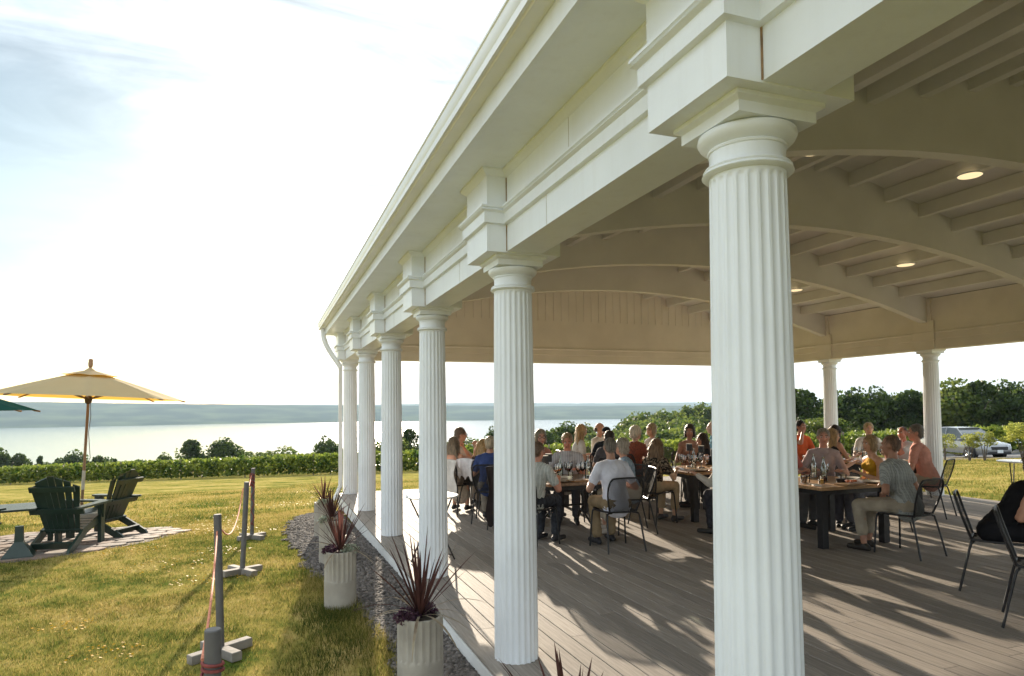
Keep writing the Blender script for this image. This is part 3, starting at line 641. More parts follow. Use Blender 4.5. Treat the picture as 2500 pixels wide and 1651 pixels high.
# vineyard: trellised rows running slantwise down the slope
M_vine = leafmat('vine_leaf', (.034, .070, .014), (.170, .210, .042), scale=.9, transl=.42)
M_vpost = P('vine_post', (.22, .18, .14), rough=.9)
U = np.array([.806, -.592]); Nn = np.array([.592, .806]); A0 = np.array([-26.0, 83.0])
vnames = ['front vine row facing the lawn, its full leafy side in view'] + [f'{o} vine row behind the front one, seen as a strip of leaf tops' for o in ('second', 'third', 'fourth', 'fifth', 'sixth', 'seventh', 'eighth', 'ninth', 'tenth')]
for k, lb in enumerate(vnames):
    o0 = A0+Nn*2.7*k; Lr = (-42, 112); n_ = [30000, 12000, 9000][min(k, 2)]
    s_ = Lr[0]+(Lr[1]-Lr[0])*rng.random(n_); hgt = rng.random(n_)
    if k: hgt = 1-.55*hgt**1.5
    lump = .06*np.sin(s_*2.6)+.05*np.sin(s_*5.3+k)+.09*rng.normal(size=n_)
    z_ = .22+1.5*hgt+lump*hgt; off = .27*rng.normal(size=n_)*(1-.3*np.abs(hgt-.5))
    x_ = o0[0]+U[0]*s_+Nn[0]*off; y_ = o0[1]+U[1]*s_+Nn[1]*off; g_ = ground_z(x_, y_)
    vr = empty('vine_row', (o0[0], o0[1], 0), label=lb, cat='vine row', group='vineyard rows below the lawn')
    ob('foliage', grid_mesh('foliage', leaves(np.stack([x_-o0[0], y_-o0[1], g_+z_], -1), .30)), M_vine, vr)
    if k < 2:
        pm2 = MB().bb((-.05, -.05, -.2), (.05, .05, 1.85)).mesh('trellis_post'); pm2.materials.append(M_vpost)
        for s1 in range(-40, 112, 7):
            q = U*s1; zz_ = float(ground_z(o0[0]+q[0], o0[1]+q[1])); ob('trellis_post', pm2, None, vr, loc=(q[0], q[1], zz_))
# air: a light haze over lake and hills
hz = MB().bb((-11800, -420, LAKE_Z-9), (11800, 9480, 96))
ho = ob('haze', hz, kind='stuff', label='thin pale summer haze over the lake and hills', cat='haze', smooth=False)
m = bpy.data.materials.new('haze_air'); m.use_nodes = True; nn = m.node_tree.nodes; nn.clear(); o_ = nn.new('ShaderNodeOutputMaterial'); pv = nn.new('ShaderNodeVolumePrincipled')
pv.inputs['Color'].default_value = (.62, .80, .98, 1); pv.inputs['Density'].default_value = .00007; pv.inputs['Anisotropy'].default_value = .1
m.node_tree.links.new(pv.outputs[0], o_.inputs['Volume']); ho.data.materials.append(m)
# ---------------------------------------------------------------- planters with spiky cordylines
M_plant = P('planter_stone', (.37, .335, .28), rough=.8, var=.12, scale=6, bump=.25, bscale=50)
M_soil = P('soil', (.05, .04, .03), rough=1)
M_cord = leafmat('cordyline_leaf', (.042, .021, .019), (.105, .050, .040), scale=8, transl=.35)
M_cordp = leafmat('cordyline_pale', (.16, .11, .08), (.42, .36, .26), scale=8, transl=.4)
M_dusty = leafmat('dusty_leaf', (.22, .25, .18), (.46, .48, .38), scale=20, transl=.3)
M_purple = leafmat('purple_leaf', (.06, .03, .05), (.13, .07, .09), scale=20)
def planter_mesh():
    mb = MB(); NF = 20; K = 6; n = NF*K; r0 = .142; rings = []
    for z, top in [(0, 0), (.02, 0), (.24, 0), (.262, 0), (.275, 1), (.40, 1), (.47, 1), (.52, 1)]:
        ring = []
        for i in range(n):
            a = 2*PI*i/n; x = abs((i % K)/K-.5)*2; d = 0
            if top and x < .72: d = .012*math.sqrt(1-(x/.72)**2)
            ring.append(((r0-d)*math.cos(a), (r0-d)*math.sin(a), z))
        rings.append(ring)
    rings.append([(.118*math.cos(2*PI*i/n), .118*math.sin(2*PI*i/n), .52) for i in range(n)]); rings.append([(.115*math.cos(2*PI*i/n), .115*math.sin(2*PI*i/n), .47) for i in range(n)])
    mb.loft(rings); return mb.mesh('pot', ang=40)
PM = planter_mesh(); PM.materials.append(M_plant)
def blade(mb, base, d, L, wv, droop):
    p = Vector(base); d = Vector(d).normalized(); side = d.cross(Vector((0, 0, 1))); side = side.normalized() if side.length > .01 else Vector((1, 0, 0)); n = 7; prev = None; q = p.copy()
    vs = []
    for i in range(n+1):
        t = i/n; ww = wv*(.45+1.3*t)*(1-t)**.75 if t > 0 else wv*.4
        nrm = side.cross(d).normalized(); vs += [q-side*ww+nrm*ww*.25, q, q+side*ww+nrm*ww*.25]
        q = q+d*(L/n); d = (d-Vector((0, 0, 1))*droop/n).normalized()
    fs = []
    for i in range(n):
        a = i*3; fs += [(a, a+1, a+4, a+3), (a+1, a+2, a+5, a+4)]
    mb.add(vs, fs)
def planter(x, y, sc_, label, seed, fl=None, leafy=34, spread=1.0, pot=True):
    r = random.Random(seed); zg = float(ground_z(x, y))
    t = empty('planter', (x, y, zg-.012), rz=r.random()*6, label=label, cat='planter', group='fluted planters along the deck')
    pt = ob('pot', PM, None, t); pt.scale = (1, 1, sc_)
    ob('soil', MB().lathe([(0, .512*sc_), (.05, .510*sc_), (.117, .498*sc_)], 24, cap=False), M_soil, t)
    base = .50*sc_
    for k in range(leafy):
        a = k*2.399+r.random()*.5; el = R(86-66*(k/leafy)**1.1+r.uniform(-6, 6)); L = (.30+.22*r.random())*spread
        if k > leafy*.8: el = R(r.uniform(5, 35)); L = r.uniform(.3, .48)*spread
        mb = MB(); blade(mb, (.012*math.cos(a), .012*math.sin(a), base+.02), (math.cos(a)*math.cos(el), math.sin(a)*math.cos(el), math.sin(el)), L, .013, .25 if k < leafy*.75 else 1.1)
        ob('leaf', mb, M_cord if k < leafy*.78 else M_cordp, t, fix=False, ang=80)
    if fl:
        for (ang, mat, nm) in fl:
            c = np.array([.085*math.cos(ang), .085*math.sin(ang), base+.03]); d = np.random.default_rng(seed).normal(size=(420, 3)); d /= np.linalg.norm(d, axis=1)[:, None]
            ob(nm, grid_mesh(nm, leaves(c+d*np.array([.085, .085, .05])*(.5+.5*rng.random((420, 1))), .022)), mat, t)
    return t
planter(.90, 4.18, .99, 'nearest whole fluted planter with a wide dark red spiky plant beside the deck', 1, [(2.5, M_purple, 'low_foliage'), (.2, M_purple, 'low_foliage')], 46, 1.12)
planter(.63, 6.32, .99, 'second fluted planter from the camera with red spikes and pale flowers', 2, [(.3, M_dusty, 'dusty_flowers'), (3.4, M_purple, 'purple_foliage')], 40, .95)
planter(.72, 8.25, 1.0, 'third fluted planter from the camera half hidden behind the second plant', 3, [(2.2, M_dusty, 'dusty_flowers')], 36, .9)
planter(.80, 10.4, 1.0, 'farthest fluted planter with reddish spikes and white flowers near the downspout', 4, [(3.0, M_dusty, 'dusty_flowers'), (4.0, M_dusty, 'dusty_flowers')], 36, .85)
planter(1.02, 2.22, 1.0, 'planter at the bottom frame edge, only its red leaf tips showing', 8, None, 30, .86)
# ---------------------------------------------------------------- rope barrier
M_pvc = P('grey_post', (.115, .11, .11), rough=.6, var=.12, scale=10)
M_wood = P('weathered_base', (.24, .215, .19), rough=.85, var=.2, scale=9, bump=.3, bscale=30)
M_rope = P('orange_rope', (.62, .22, .13), rough=.8, var=.2, scale=60); M_rope2 = P('red_rope', (.22, .05, .045), rough=.85, var=.25, scale=60)
def post(x, y, top, tilt, rz, label):
    zg = float(ground_z(x, y)); h = top-zg
    t = empty('barrier_post', (x, y, zg), rz=rz, label=label, cat='post', group='rope barrier posts on the lawn'); t.rotation_euler = (tilt[0], tilt[1], rz)
    ob('post', MB().lathe([(.0275, .03), (.0275, h-.004), (.0245, h), (0, h)], 20), M_pvc, t)
    ob('foot_bar', MB().box((0, 0, .036), (.46, .075, .066), bev=.004), M_wood, t, smooth=False)
    for s in (-1, 1): ob('foot_bar', MB().box((0, s*.1325, .036), (.075, .19, .066), bev=.004), M_wood, t, smooth=False)
    return t
post(-.17, 2.54, .91, (0, 0), .5, 'nearest grey barrier post, cut off by the bottom frame edge')
post(-.31, 5.42, .90, (R(-.8), R(-1.4)), .55, 'second grey barrier post with a wooden cross foot')
post(-.25, 8.08, .87, (R(1), R(2.2)), .6, 'third grey barrier post, leaning slightly, between two others')
post(-.20, 10.62, .82, (0, R(1)), .7, 'farthest grey barrier post with red rope wound round its top')
def rope(a, b, sag, label, mat, r=.006):
    a, b = Vector(a), Vector(b); pts = [a.lerp(b, i/24)-Vector((0, 0, sag*4*(i/24)*(1-i/24))) for i in range(25)]
    return ob('rope', MB().tube(pts, r, 6), mat, label=label, cat='rope', group='barrier ropes')
rope((-.205, 2.57, .80), (-.34, 5.42, .78), .09, 'orange rope between the two nearest barrier posts', M_rope)
rope((-.31, 5.45, .78), (-.245, 8.05, .80), .20, 'orange rope sagging between the second and third barrier posts', M_rope)
rope((-.245, 8.1, .80), (-.21, 10.6, .72), .10, 'orange rope between the two farthest barrier posts', M_rope)
coil = []
for i in range(150):
    a = i*.52; z = .74-.0012*i+.02*math.sin(i*.9); coil.append((-.20+(.032+.006*math.sin(i*1.7))*math.cos(a), 10.62+(.032+.006*math.sin(i*1.3))*math.sin(a), z))
for k in range(40): coil.append((-.19+.02*math.sin(k*.5), 10.58+.01*math.cos(k*.7), .56-.016*k*(1 if k < 36 else .9)))
ob('rope', MB().tube(coil, .006, 5), M_rope2, label='red rope wound and hanging round the farthest barrier post', cat='rope')
coil = [(-.17-.034*math.cos(i*.6), 2.54-.034*math.sin(i*.6), .80-.0018*i) for i in range(22)]+[(-.206, 2.52, .75-.02*k) for k in range(22)]
ob('rope', MB().tube(coil, .006, 5), M_rope2, label='red rope tied round the nearest barrier post', cat='rope')
# ---------------------------------------------------------------- flagstone patio
zP = float(ground_z(*PATIO_C)); random.seed(21)
pb = []
for i in range(48):
    a = 2*PI*i/48; rr_ = float(patio_r(a)); x_, y_ = PATIO_C[0]+rr_*math.cos(a), PATIO_C[1]+rr_*math.sin(a); pb.append((x_, y_))
patio = ob('patio', MB().add([(x_, y_, float(ground_z(x_, y_))+.002) for x_, y_ in pb]+[(*PATIO_C, zP+.006)], [(i, (i+1) % 48, 48) for i in range(48)]), P('patio_sand', (.16, .13, .10), rough=1, var=.3, scale=14, bump=.4), kind='structure')
M_flag = [P(f'flagstone_{i}', c, rough=.8, var=.18, scale=7, bump=.35, bscale=22) for i, c in enumerate([(.20, .14, .11), (.23, .165, .13), (.19, .16, .14), (.25, .20, .165)])]
cell = .36
for i in range(-6, 7):
    for j in range(-6, 7):
        ox = .18*(j % 2)
        cxx, cyy = PATIO_C[0]+(i*cell+ox)*1.0, PATIO_C[1]+j*cell*.86
        if math.hypot(cxx-PATIO_C[0], cyy-PATIO_C[1]) > float(patio_r(math.atan2(cyy-PATIO_C[1], cxx-PATIO_C[0])))-.06: continue
        r_ = random.Random(i*31+j); pts = []
        for k in range(7):
            a = 2*PI*k/7+r_.uniform(-.25, .25); pts.append((cxx+(.19+.02*r_.random())*math.cos(a)*1.0, cyy+(.165+.02*r_.random())*math.sin(a)))
        zs = [float(ground_z(*p)) for p in pts]; zt = max(zs)+.012+.006*r_.random(); n_ = 7
        mbs = MB().loft([[(p[0], p[1], z-.02) for p, z in zip(pts, zs)], [(p[0], p[1], z+.012) for p, z in zip(pts, zs)], [(cxx+(p[0]-cxx)*.95, cyy+(p[1]-cyy)*.95, z+.020) for p, z in zip(pts, zs)]])
        ob('flagstone', mbs, M_flag[r_.randrange(4)], patio, smooth=False)
# ---------------------------------------------------------------- adirondack chairs
M_adi = P('dark_green_lumber', (.018, .036, .028), rough=.36, var=.15, scale=12, bump=.12, bscale=40)
def adirondack():
    """faces +Y; back slats fan out above a sloping seat"""
    t = empty('adirondack_chair')
    def b(nm, mb): return ob(nm, mb, M_adi, t, smooth=False)
    for s in (-1, 1):
        b('front_leg', MB().box((s*.285, .33, .28), (.05, .11, .56), bev=.004))
        # sloping side rail that becomes the rear foot
        b('side_rail', MB().prism([(.36, .30), (.36, .38), (-.10, .29), (-.52, .06), (-.56, 0), (-.44, 0), (-.05, .20)], 'x', s*.255-.018, s*.255+.018))
        b('armrest', MB().prism([(s*.24, -.36), (s*.30, -.40), (s*.345, -.38), (s*.375, .1), (s*.40, .38), (s*.36, .44), (s*.27, .44), (s*.235, .36)], 'z', .565, .592))
        b('arm_bracket', MB().prism([(.28, .56), (.385, .56), (.28, .36)], 'x', s*.315, s*.34))
    seatp = [(.37, .375), (.29, .385), (.2, .37), (.115, .345), (.03, .32), (-.055, .295), (-.14, .27)]
    for (y_, z_) in seatp: b('seat_slat', MB().box((0, y_, z_), (.55, .078, .02), rot=(R(16), 0, 0), bev=.003))
    lean = R(24)
    def bp(x_, d, off=0): return (x_, -.16-math.sin(lean)*d-math.cos(lean)*off*-1*0, .26+math.cos(lean)*d)
    tops = [.70, .775, .815, .83, .815, .775, .70]
    for k in range(7):
        x0 = (k-3)*.062; x1 = (k-3)*.089; w0, w1 = .027, .040; h = tops[k]; hl = tops[k]-(.03 if k < 3 else 0)*1.2; hr = tops[k]-(.03 if k > 3 else 0)*1.2
        curve = .0022*(k-3)**2*3
        vs = []
        for th in (0, .02):
            for (xx_, d) in [(x0-w0, -.05), (x0+w0, -.05), (x1+w1, hr), (x1-w1, hl)]:
                p = bp(xx_, d); vs.append((p[0], p[1]+curve*(d > 0)-th*math.cos(lean)*-1, p[2]+th*math.sin(lean)))
        b('back_slat', MB().add(vs, [(3, 2, 1, 0), (4, 5, 6, 7), (0, 1, 5, 4), (1, 2, 6, 5), (2, 3, 7, 6), (3, 0, 4, 7)]))
    for d, wv in ((.30, .68), (.64, .56)):
        p = bp(0, d); b('back_rail', MB().box((0, p[1]-.022, p[2]), (wv, .028, .075), rot=(lean, 0, 0)))
    b('rear_stretcher', MB().box((0, -.40, .095), (.50, .03, .09), rot=(R(25), 0, 0)))
    b('front_apron', MB().box((0, .378, .315), (.52, .022, .09)))
    return t
ac = adirondack(); ac.location = (-2.60, 11.02, float(ground_z(-2.60, 11.02))+.015); ac.rotation_euler.z = R(-12)
tag(ac, 'dark green slatted garden chair seen from behind, left of the umbrella pole', 'garden chair', 'green garden chairs on the patio')
copy_tree(ac, None, (-2.38, 12.1, float(ground_z(-2.38, 12.1))+.015), R(62), label='dark green slatted garden chair right of the umbrella pole, facing left', group='green garden chairs on the patio')
copy_tree(ac, None, (-3.86, 11.05, float(ground_z(-3.86, 11.05))+.015), R(-62), label='dark green garden chair cut by the left frame edge, only an arm showing', group='green garden chairs on the patio')
# slatted low table with a flared foot
gt = empty('garden_table', (-3.0, 10.42, float(ground_z(-3, 10.42))+.012), rz=R(8), label='small dark green pedestal table with flared foot at the left', cat='garden table')
ob('foot', MB().loft([[(-.17, -.15, 0), (.17, -.15, 0), (.17, .15, 0), (-.17, .15, 0)], [(-.165, -.145, .03), (.165, -.145, .03), (.165, .145, .03), (-.165, .145, .03)], [(-.05, -.04, .20), (.05, -.04, .20), (.05, .04, .20), (-.05, .04, .20)], [(-.042, -.035, .40), (.042, -.035, .40), (.042, .035, .40), (-.042, .035, .40)]]), M_adi, gt, smooth=False)
fp = empty('fire_table', (-3.45, 12.05, float(ground_z(-3.45, 12.05))+.012), rz=R(15), label='low dark green slatted table in the middle of the patio', cat='garden table')
for k in range(7): ob('top_slat', MB().box((0, (k-3)*.125, .50), (.9, .117, .03), bev=.004), M_adi, fp, smooth=False)
for s in (-1, 1):
    for u_ in (-1, 1): ob('leg', MB().box((s*.36, u_*.34, .243), (.07, .07, .484), bev=.004), M_adi, fp, smooth=False)
# ---------------------------------------------------------------- umbrellas
M_pole = P('umbrella_wood', (.30, .17, .09), rough=.5, var=.2, scale=9, stretch=(1, 1, .2))
M_dark = P('umbrella_hub', (.10, .06, .04), rough=.5)
def canopymat(name, c, tr):
    m, t, n, b = newmat(name); nz_ = n.new('ShaderNodeTexNoise'); nz_.inputs['Scale'].default_value = 3; g = n.new('ShaderNodeTexCoord'); t.links.new(g.outputs['Object'], nz_.inputs['Vector'])
    rp_ = n.new('ShaderNodeValToRGB'); rp_.color_ramp.elements[0].color = (*[x*.9 for x in c], 1); rp_.color_ramp.elements[1].color = (*c, 1); t.links.new(nz_.outputs[0], rp_.inputs[0])
    t.links.new(rp_.outputs[0], b.inputs['Base Color']); b.inputs['Roughness'].default_value = .9; b.inputs['Specular IOR Level'].default_value = .1
    tl = n.new('ShaderNodeBsdfTranslucent'); tl.inputs[0].default_value = (*tr, 1); mxs = n.new('ShaderNodeMixShader'); mxs.inputs[0].default_value = .42; t.links.new(b.outputs[0], mxs.inputs[1]); t.links.new(tl.outputs[0], mxs.inputs[2]); t.links.new(mxs.outputs[0], n.get('Material Output').inputs[0]); return m
def umbrella(base, rim_z, top_z, rad, tilt, mat, label, rz=0.2):
    t = empty('umbrella', base, label=label, cat='umbrella', group='patio umbrellas'); t.rotation_euler = (tilt[0], tilt[1], 0)
    H = top_z-base[2]; hr = rim_z-base[2]
    pl = ob('pole', MB().lathe([(.021, -.02), (.021, H-.06)], 14), M_pole, t)
    ob('pole_sleeve', MB().lathe([(.024, .72), (.024, 1.02)], 14, cap=False), P('pole_brass', (.55, .50, .42), rough=.4), pl)
    mb = MB(); n = 8; rows = 9
    rings = []
    for j in range(rows+1):
        u_ = j/rows; ring = []
        for i in range(n):
            for q in range(6):
                f = q/6; a0, a1 = rz+2*PI*i/n, rz+2*PI*(i+1)/n
                r_ = rad*u_; x_ = r_*((1-f)*math.cos(a0)+f*math.cos(a1)); y_ = r_*((1-f)*math.sin(a0)+f*math.sin(a1))
                sag = -.035*math.sin(PI*f)*math.sin(PI*min(1, u_*1.02))*0.9
                z_ = hr+(H-.10-hr)*(1-u_**1.12)+sag*u_
                ring.append((x_, y_, z_))
        rings.append(ring)
    mb.loft(rings[1:], cap=False); m_ = len(mb.v)
    ob('canopy', mb, mat, t, ang=25)
    mb = MB(); rings = []
    for j in range(1, 6):
        u_ = j/5*.30; ring = []
        for i in range(n):
            for q in range(4):
                f = q/4; a0, a1 = rz+2*PI*i/n, rz+2*PI*(i+1)/n; r_ = rad*u_
                ring.append((r_*((1-f)*math.cos(a0)+f*math.cos(a1)), r_*((1-f)*math.sin(a0)+f*math.sin(a1)), hr+(H-.10-hr)*(1-u_**1.12)+.022+.008*(u_/.3)+.015*math.sin(PI*f)*(j == 5)))
        rings.append(ring)
    mb.loft(rings, cap=False); mb.add([(0, 0, H-.03)]+rings[0], [(0, i+1, (i+1) % len(rings[0])+1) for i in range(len(rings[0]))]); ob('vent', mb, mat, t, ang=25)
    for i in range(n):
        a = rz+2*PI*i/n; ca_, sa_ = math.cos(a), math.sin(a)
        rb = ob('rib', MB().tube([(.03*ca_, .03*sa_, H-.16), (rad*.5*ca_, rad*.5*sa_, hr+(H-.10-hr)*(1-.5**1.12)-.02), (rad*.985*ca_, rad*.985*sa_, hr-.008), (rad*1.02*ca_, rad*1.02*sa_, hr-.016)], .012, 6), M_pole, t)
        ob('strut', MB().tube([(.03*ca_, .03*sa_, hr-.02), (rad*.5*ca_, rad*.5*sa_, hr+(H-.10-hr)*(1-.5**1.12)-.03)], .010, 6), M_pole, rb)
    ob('hub', MB().lathe([(.024, hr-.10), (.045, hr-.08), (.06, hr-.01), (.05, hr+.02), (.024, hr+.03)], 14), M_dark, t)
    ob('finial', MB().lathe([(.012, H-.05), (.03, H-.03), (.036, H+.02), (.030, H+.05), (.034, H+.06), (.028, H+.09), (0, H+.10)], 16), M_pole, t)
    ob('cord', MB().tube([(.03, .0, hr-.08), (.045, .01, hr-.3), (.03, 0, hr-.55), (.05, .01, hr-.75), (.07, .02, hr-.95), (.03, 0, hr-1.05)], .005, 5), M_dark, t)
    return t
M_cream = canopymat('cream_canvas', (.55, .48, .29), (.85, .46, .07)); M_green = canopymat('green_canvas', (.012, .075, .060), (.01, .10, .07))
gz = float(ground_z(-2.72, 12.25))
umbrella((-2.74, 12.28, gz), 1.90, 2.42, 1.36, (R(-.5), R(2.3)), M_cream, 'open cream canvas umbrella with wooden pole over the patio')
umbrella((-4.22, 10.5, float(ground_z(-4.2, 10.5))), 1.70, 2.25, 1.36, (0, 0), M_green, 'dark green umbrella, only a corner showing at the left frame edge', rz=R(-18))
# ---------------------------------------------------------------- parked car, shrubs, right lawn
M_car = P('car_paint', (.27, .28, .29), rough=.25, metal=.4, var=.05, coat=.8); M_cglass = P('car_glass', (.05, .06, .065), rough=.05, var=0, spec=1.0)
M_tyre = P('tyre', (.02, .02, .02), rough=.85); M_rim = P('alloy', (.55, .55, .56), rough=.3, metal=.8, var=.05); M_chrome = P('chrome', (.7, .7, .7), rough=.12, metal=1); M_plate = P('plate', (.7, .72, .72), rough=.5); M_plast = P('black_plastic', (.02, .02, .022), rough=.6)
M_head = P('headlamp', (.55, .6, .65), rough=.08, spec=1)
def make_car(loc, rz):
    t = empty('parked_car', loc, rz, label='dark grey sport utility car parked behind small shrubs at the right', cat='car')
    L = 4.7; W_ = .94
    st = [(-2.35, .42, .78, .80), (-2.28, .34, 1.0, .88), (-1.9, .30, 1.06, .93), (-1.0, .26, 1.04, .94), (0, .25, 1.03, .94), (.9, .26, 1.02, .94), (1.15, .27, 1.01, .94), (1.6, .30, .97, .93), (2.05, .33, .90, .88), (2.28, .38, .80, .78), (2.36, .44, .68, .66)]
    rings = []
    for y_, z0, z1, hw in st: rings.append([(-hw*.92, y_, z0), (hw*.92, y_, z0), (hw, y_, z0+.12), (hw, y_, z0+(z1-z0)*.6), (hw*.96, y_, z1-.04), (hw*.86, y_, z1), (-hw*.86, y_, z1), (-hw*.96, y_, z1-.04), (-hw, y_, z0+(z1-z0)*.6), (-hw, y_, z0+.12)])
    ob('body', MB().loft(rings), M_car, t, ang=40)
    cb = [(-2.22, 1.02, 1.03, .84, .84), (-2.0, 1.02, 1.45, .86, .66), (-1.4, 1.02, 1.64, .87, .64), (-.4, 1.02, 1.70, .88, .66), (.35, 1.01, 1.66, .88, .66), (1.25, 1.0, 1.02, .86, .84)]
    ob('cabin', MB().loft([[(-h0, y_, z0), (h0, y_, z0), (h1, y_, z1), (-h1, y_, z1)] for y_, z0, z1, h0, h1 in cb]), M_cglass, t, ang=40)
    rf = [(-2.02, 1.45, .66), (-1.4, 1.645, .645), (-.4, 1.705, .665), (.37, 1.665, .665)]
    ob('roof', MB().loft([[(-h, y_, z), (h, y_, z), (h*.9, y_, z+.03), (-h*.9, y_, z+.03)] for y_, z, h in rf]), M_car, t)
    for s in (-1, 1):
        for y0, y1, z1 in ((.34, 1.22, 1.66), (-.42, -.36, 1.70), (-1.40, -1.30, 1.64)):
            ob('pillar', MB().tube([(s*(.67 if z1 > 1 else .8), y0, z1-.01), (s*.875, y1, 1.01)], .03, 6), M_car, t)
        ob('mirror', MB().box((s*1.0, .85, 1.08), (.2, .12, .14), bev=.03), M_car, t)
        ob('headlight', MB().loft([[(s*.50, 2.30, .74), (s*.84, 2.08, .78), (s*.86, 2.06, .86), (s*.52, 2.27, .83)], [(s*.50, 2.36, .735), (s*.86, 2.14, .775), (s*.88, 2.10, .865), (s*.52, 2.30, .835)]]), M_head, t)
        ob('sill', MB().bb((s*.93-.03, -1.0, .26), (s*.93+.03, 1.0, .36)), M_chrome, t)
        ob('door_handle', MB().bb((s*.95-.012, -.15, .87), (s*.95+.012, .05, .90)), M_chrome, t)
        for y_ in (-1.42, 1.42):
            wl = ob('wheel', MB().tube([(s*.72, y_, .36), (s*.955, y_, .36)], .365, 28), M_tyre, t)
            mbr = MB().tube([(s*.94, y_, .36), (s*.962, y_, .36)], .245, 24)
            ob('rim', mbr, M_plast, wl)
            for k in range(5):
                a = k*2*PI/5; ob('spoke', MB().tube([(s*.968, y_, .36), (s*.966, y_+.235*math.cos(a), .36+.235*math.sin(a))], [.05, .035], 6), M_rim, wl)
            ob('wheel_arch', MB().tube([(s*.925, y_+.42*math.cos(a_), .36+.42*math.sin(a_)) for a_ in np.linspace(0, PI, 14)], .03, 6), M_plast, t)
    ob('grille', MB().box((0, 2.355, .66), (.95, .03, .16)), M_plast, t); ob('bumper', MB().box((0, 2.33, .42), (1.3, .10, .14), bev=.02), M_plast, t); ob('number_plate', MB().box((0, 2.395, .50), (.33, .015, .16)), M_plate, t)
    return t
make_car((36.6, 26.8, float(ground_z(36.6, 26.8))), R(167))
M_shrub = leafmat('shrub_leaf', (.10, .13, .03), (.32, .33, .08), scale=4, transl=.5)
shm = grid_mesh('foliage', crown(1700, 14, .062, 91, 'round')); shm.materials.append(M_shrub)
for i, (px, py0, dep, wd, hh, lb) in enumerate([(2306, 1083, 33, 44, 1.25, 'small yellow green shrub partly behind the far right column'), (2366, 1083, 31.5, 40, 1.2, 'left of the two touching shrubs before the car door'), (2403, 1083, 31.0, 42, 1.25, 'right of the two touching shrubs before the car wheel'), (2494, 1080, 30, 78, 1.55, 'largest yellow green shrub at the right frame edge before the car')]):
    d = px_ray(px, py0); x_, y_ = d.x*dep, d.y*dep; zg = float(ground_z(x_, y_))
    t = empty('shrub', (x_, y_, zg), rz=i*1.3, label=lb, cat='shrub', group='small shrubs in front of the car')
    wv = wd/1643.3*dep/.95; o = ob('foliage', shm, None, t); o.scale = (wv, wv, hh*.66); o.location.z = .50*hh/1.25
    for k in range(3): ob('stem', MB().tube([(.03*k-.03, 0, 0), (.1*(k-1), .05*(k-1), .45), (.22*(k-1), .1*(k-1), .85)], [.025, .018, .01], 6), M_bark, t)
ob('parking_strip', MB().add([(p[0], p[1], float(ground_z(p[0], p[1]))+.02) for p in [(32.6, 25.2), (35.2, 21.0), (60, 17), (60, 40), (36.5, 33)]], [(0, 1, 2, 3, 4)]), P('asphalt', (.10, .10, .105), rough=.95, var=.2, scale=3), kind='structure')
# ---------------------------------------------------------------- dining furniture
M_mesh = meshmat('perforated_steel', (.03, .03, .032), .011, .36)
M_top = P('table_oak', (.40, .235, .115), rough=.32, var=.28, scale=5, bump=.1, bscale=30, stretch=(1, 7, 7), detail=8)
M_topd = P('table_dark_wood', (.20, .13, .08), rough=.35, var=.28, scale=5, bump=.1, bscale=30, stretch=(7, 1, 7), detail=8)
M_cer = P('plate_ceramic', (.62, .58, .52), rough=.3, var=.06); M_bowl = P('dark_bowl', (.02, .022, .03), rough=.3); M_board = P('serving_board', (.34, .20, .10), rough=.5, var=.2, scale=8, stretch=(1, 6, 1))
M_glass = glassmat('clear_glass', (.985, .99, .985)); M_bglass = glassmat('bottle_glass', (.93, .97, .95)); M_wine = P('red_wine', (.20, .012, .02), rough=.1, trans=.4); M_ros = P('rose_wine', (.75, .32, .10), rough=.1, trans=.5); M_oj = P('juice', (.85, .42, .05), rough=.2); M_tea = P('amber_drink', (.40, .16, .03), rough=.15, trans=.3)
M_nap = P('napkin', (.75, .73, .70), rough=.9, bump=.2, bscale=40); M_food = P('food', (.55, .16, .06), rough=.6, var=.4, scale=40); M_shade = P('lamp_shade', (.015, .016, .018), rough=.5); M_shtop = P('shade_rim', (.75, .72, .62), rough=.5)
M_bist = P('bistro_top', (.74, .73, .70), rough=.3, var=.04)
def smooth_path(pts, n=5):
    out = []; P_ = [Vector(p) for p in pts]
    for i in range(len(P_)-1):
        p0 = P_[max(i-1, 0)]; p1 = P_[i]; p2 = P_[i+1]; p3 = P_[min(i+2, len(P_)-1)]
        for k in range(n):
            t = k/n; out.append(.5*((2*p1)+(p2-p0)*t+(2*p0-5*p1+4*p2-p3)*t*t+(3*p1-p0-3*p2+p3)*t**3))
    out.append(P_[-1]); return out
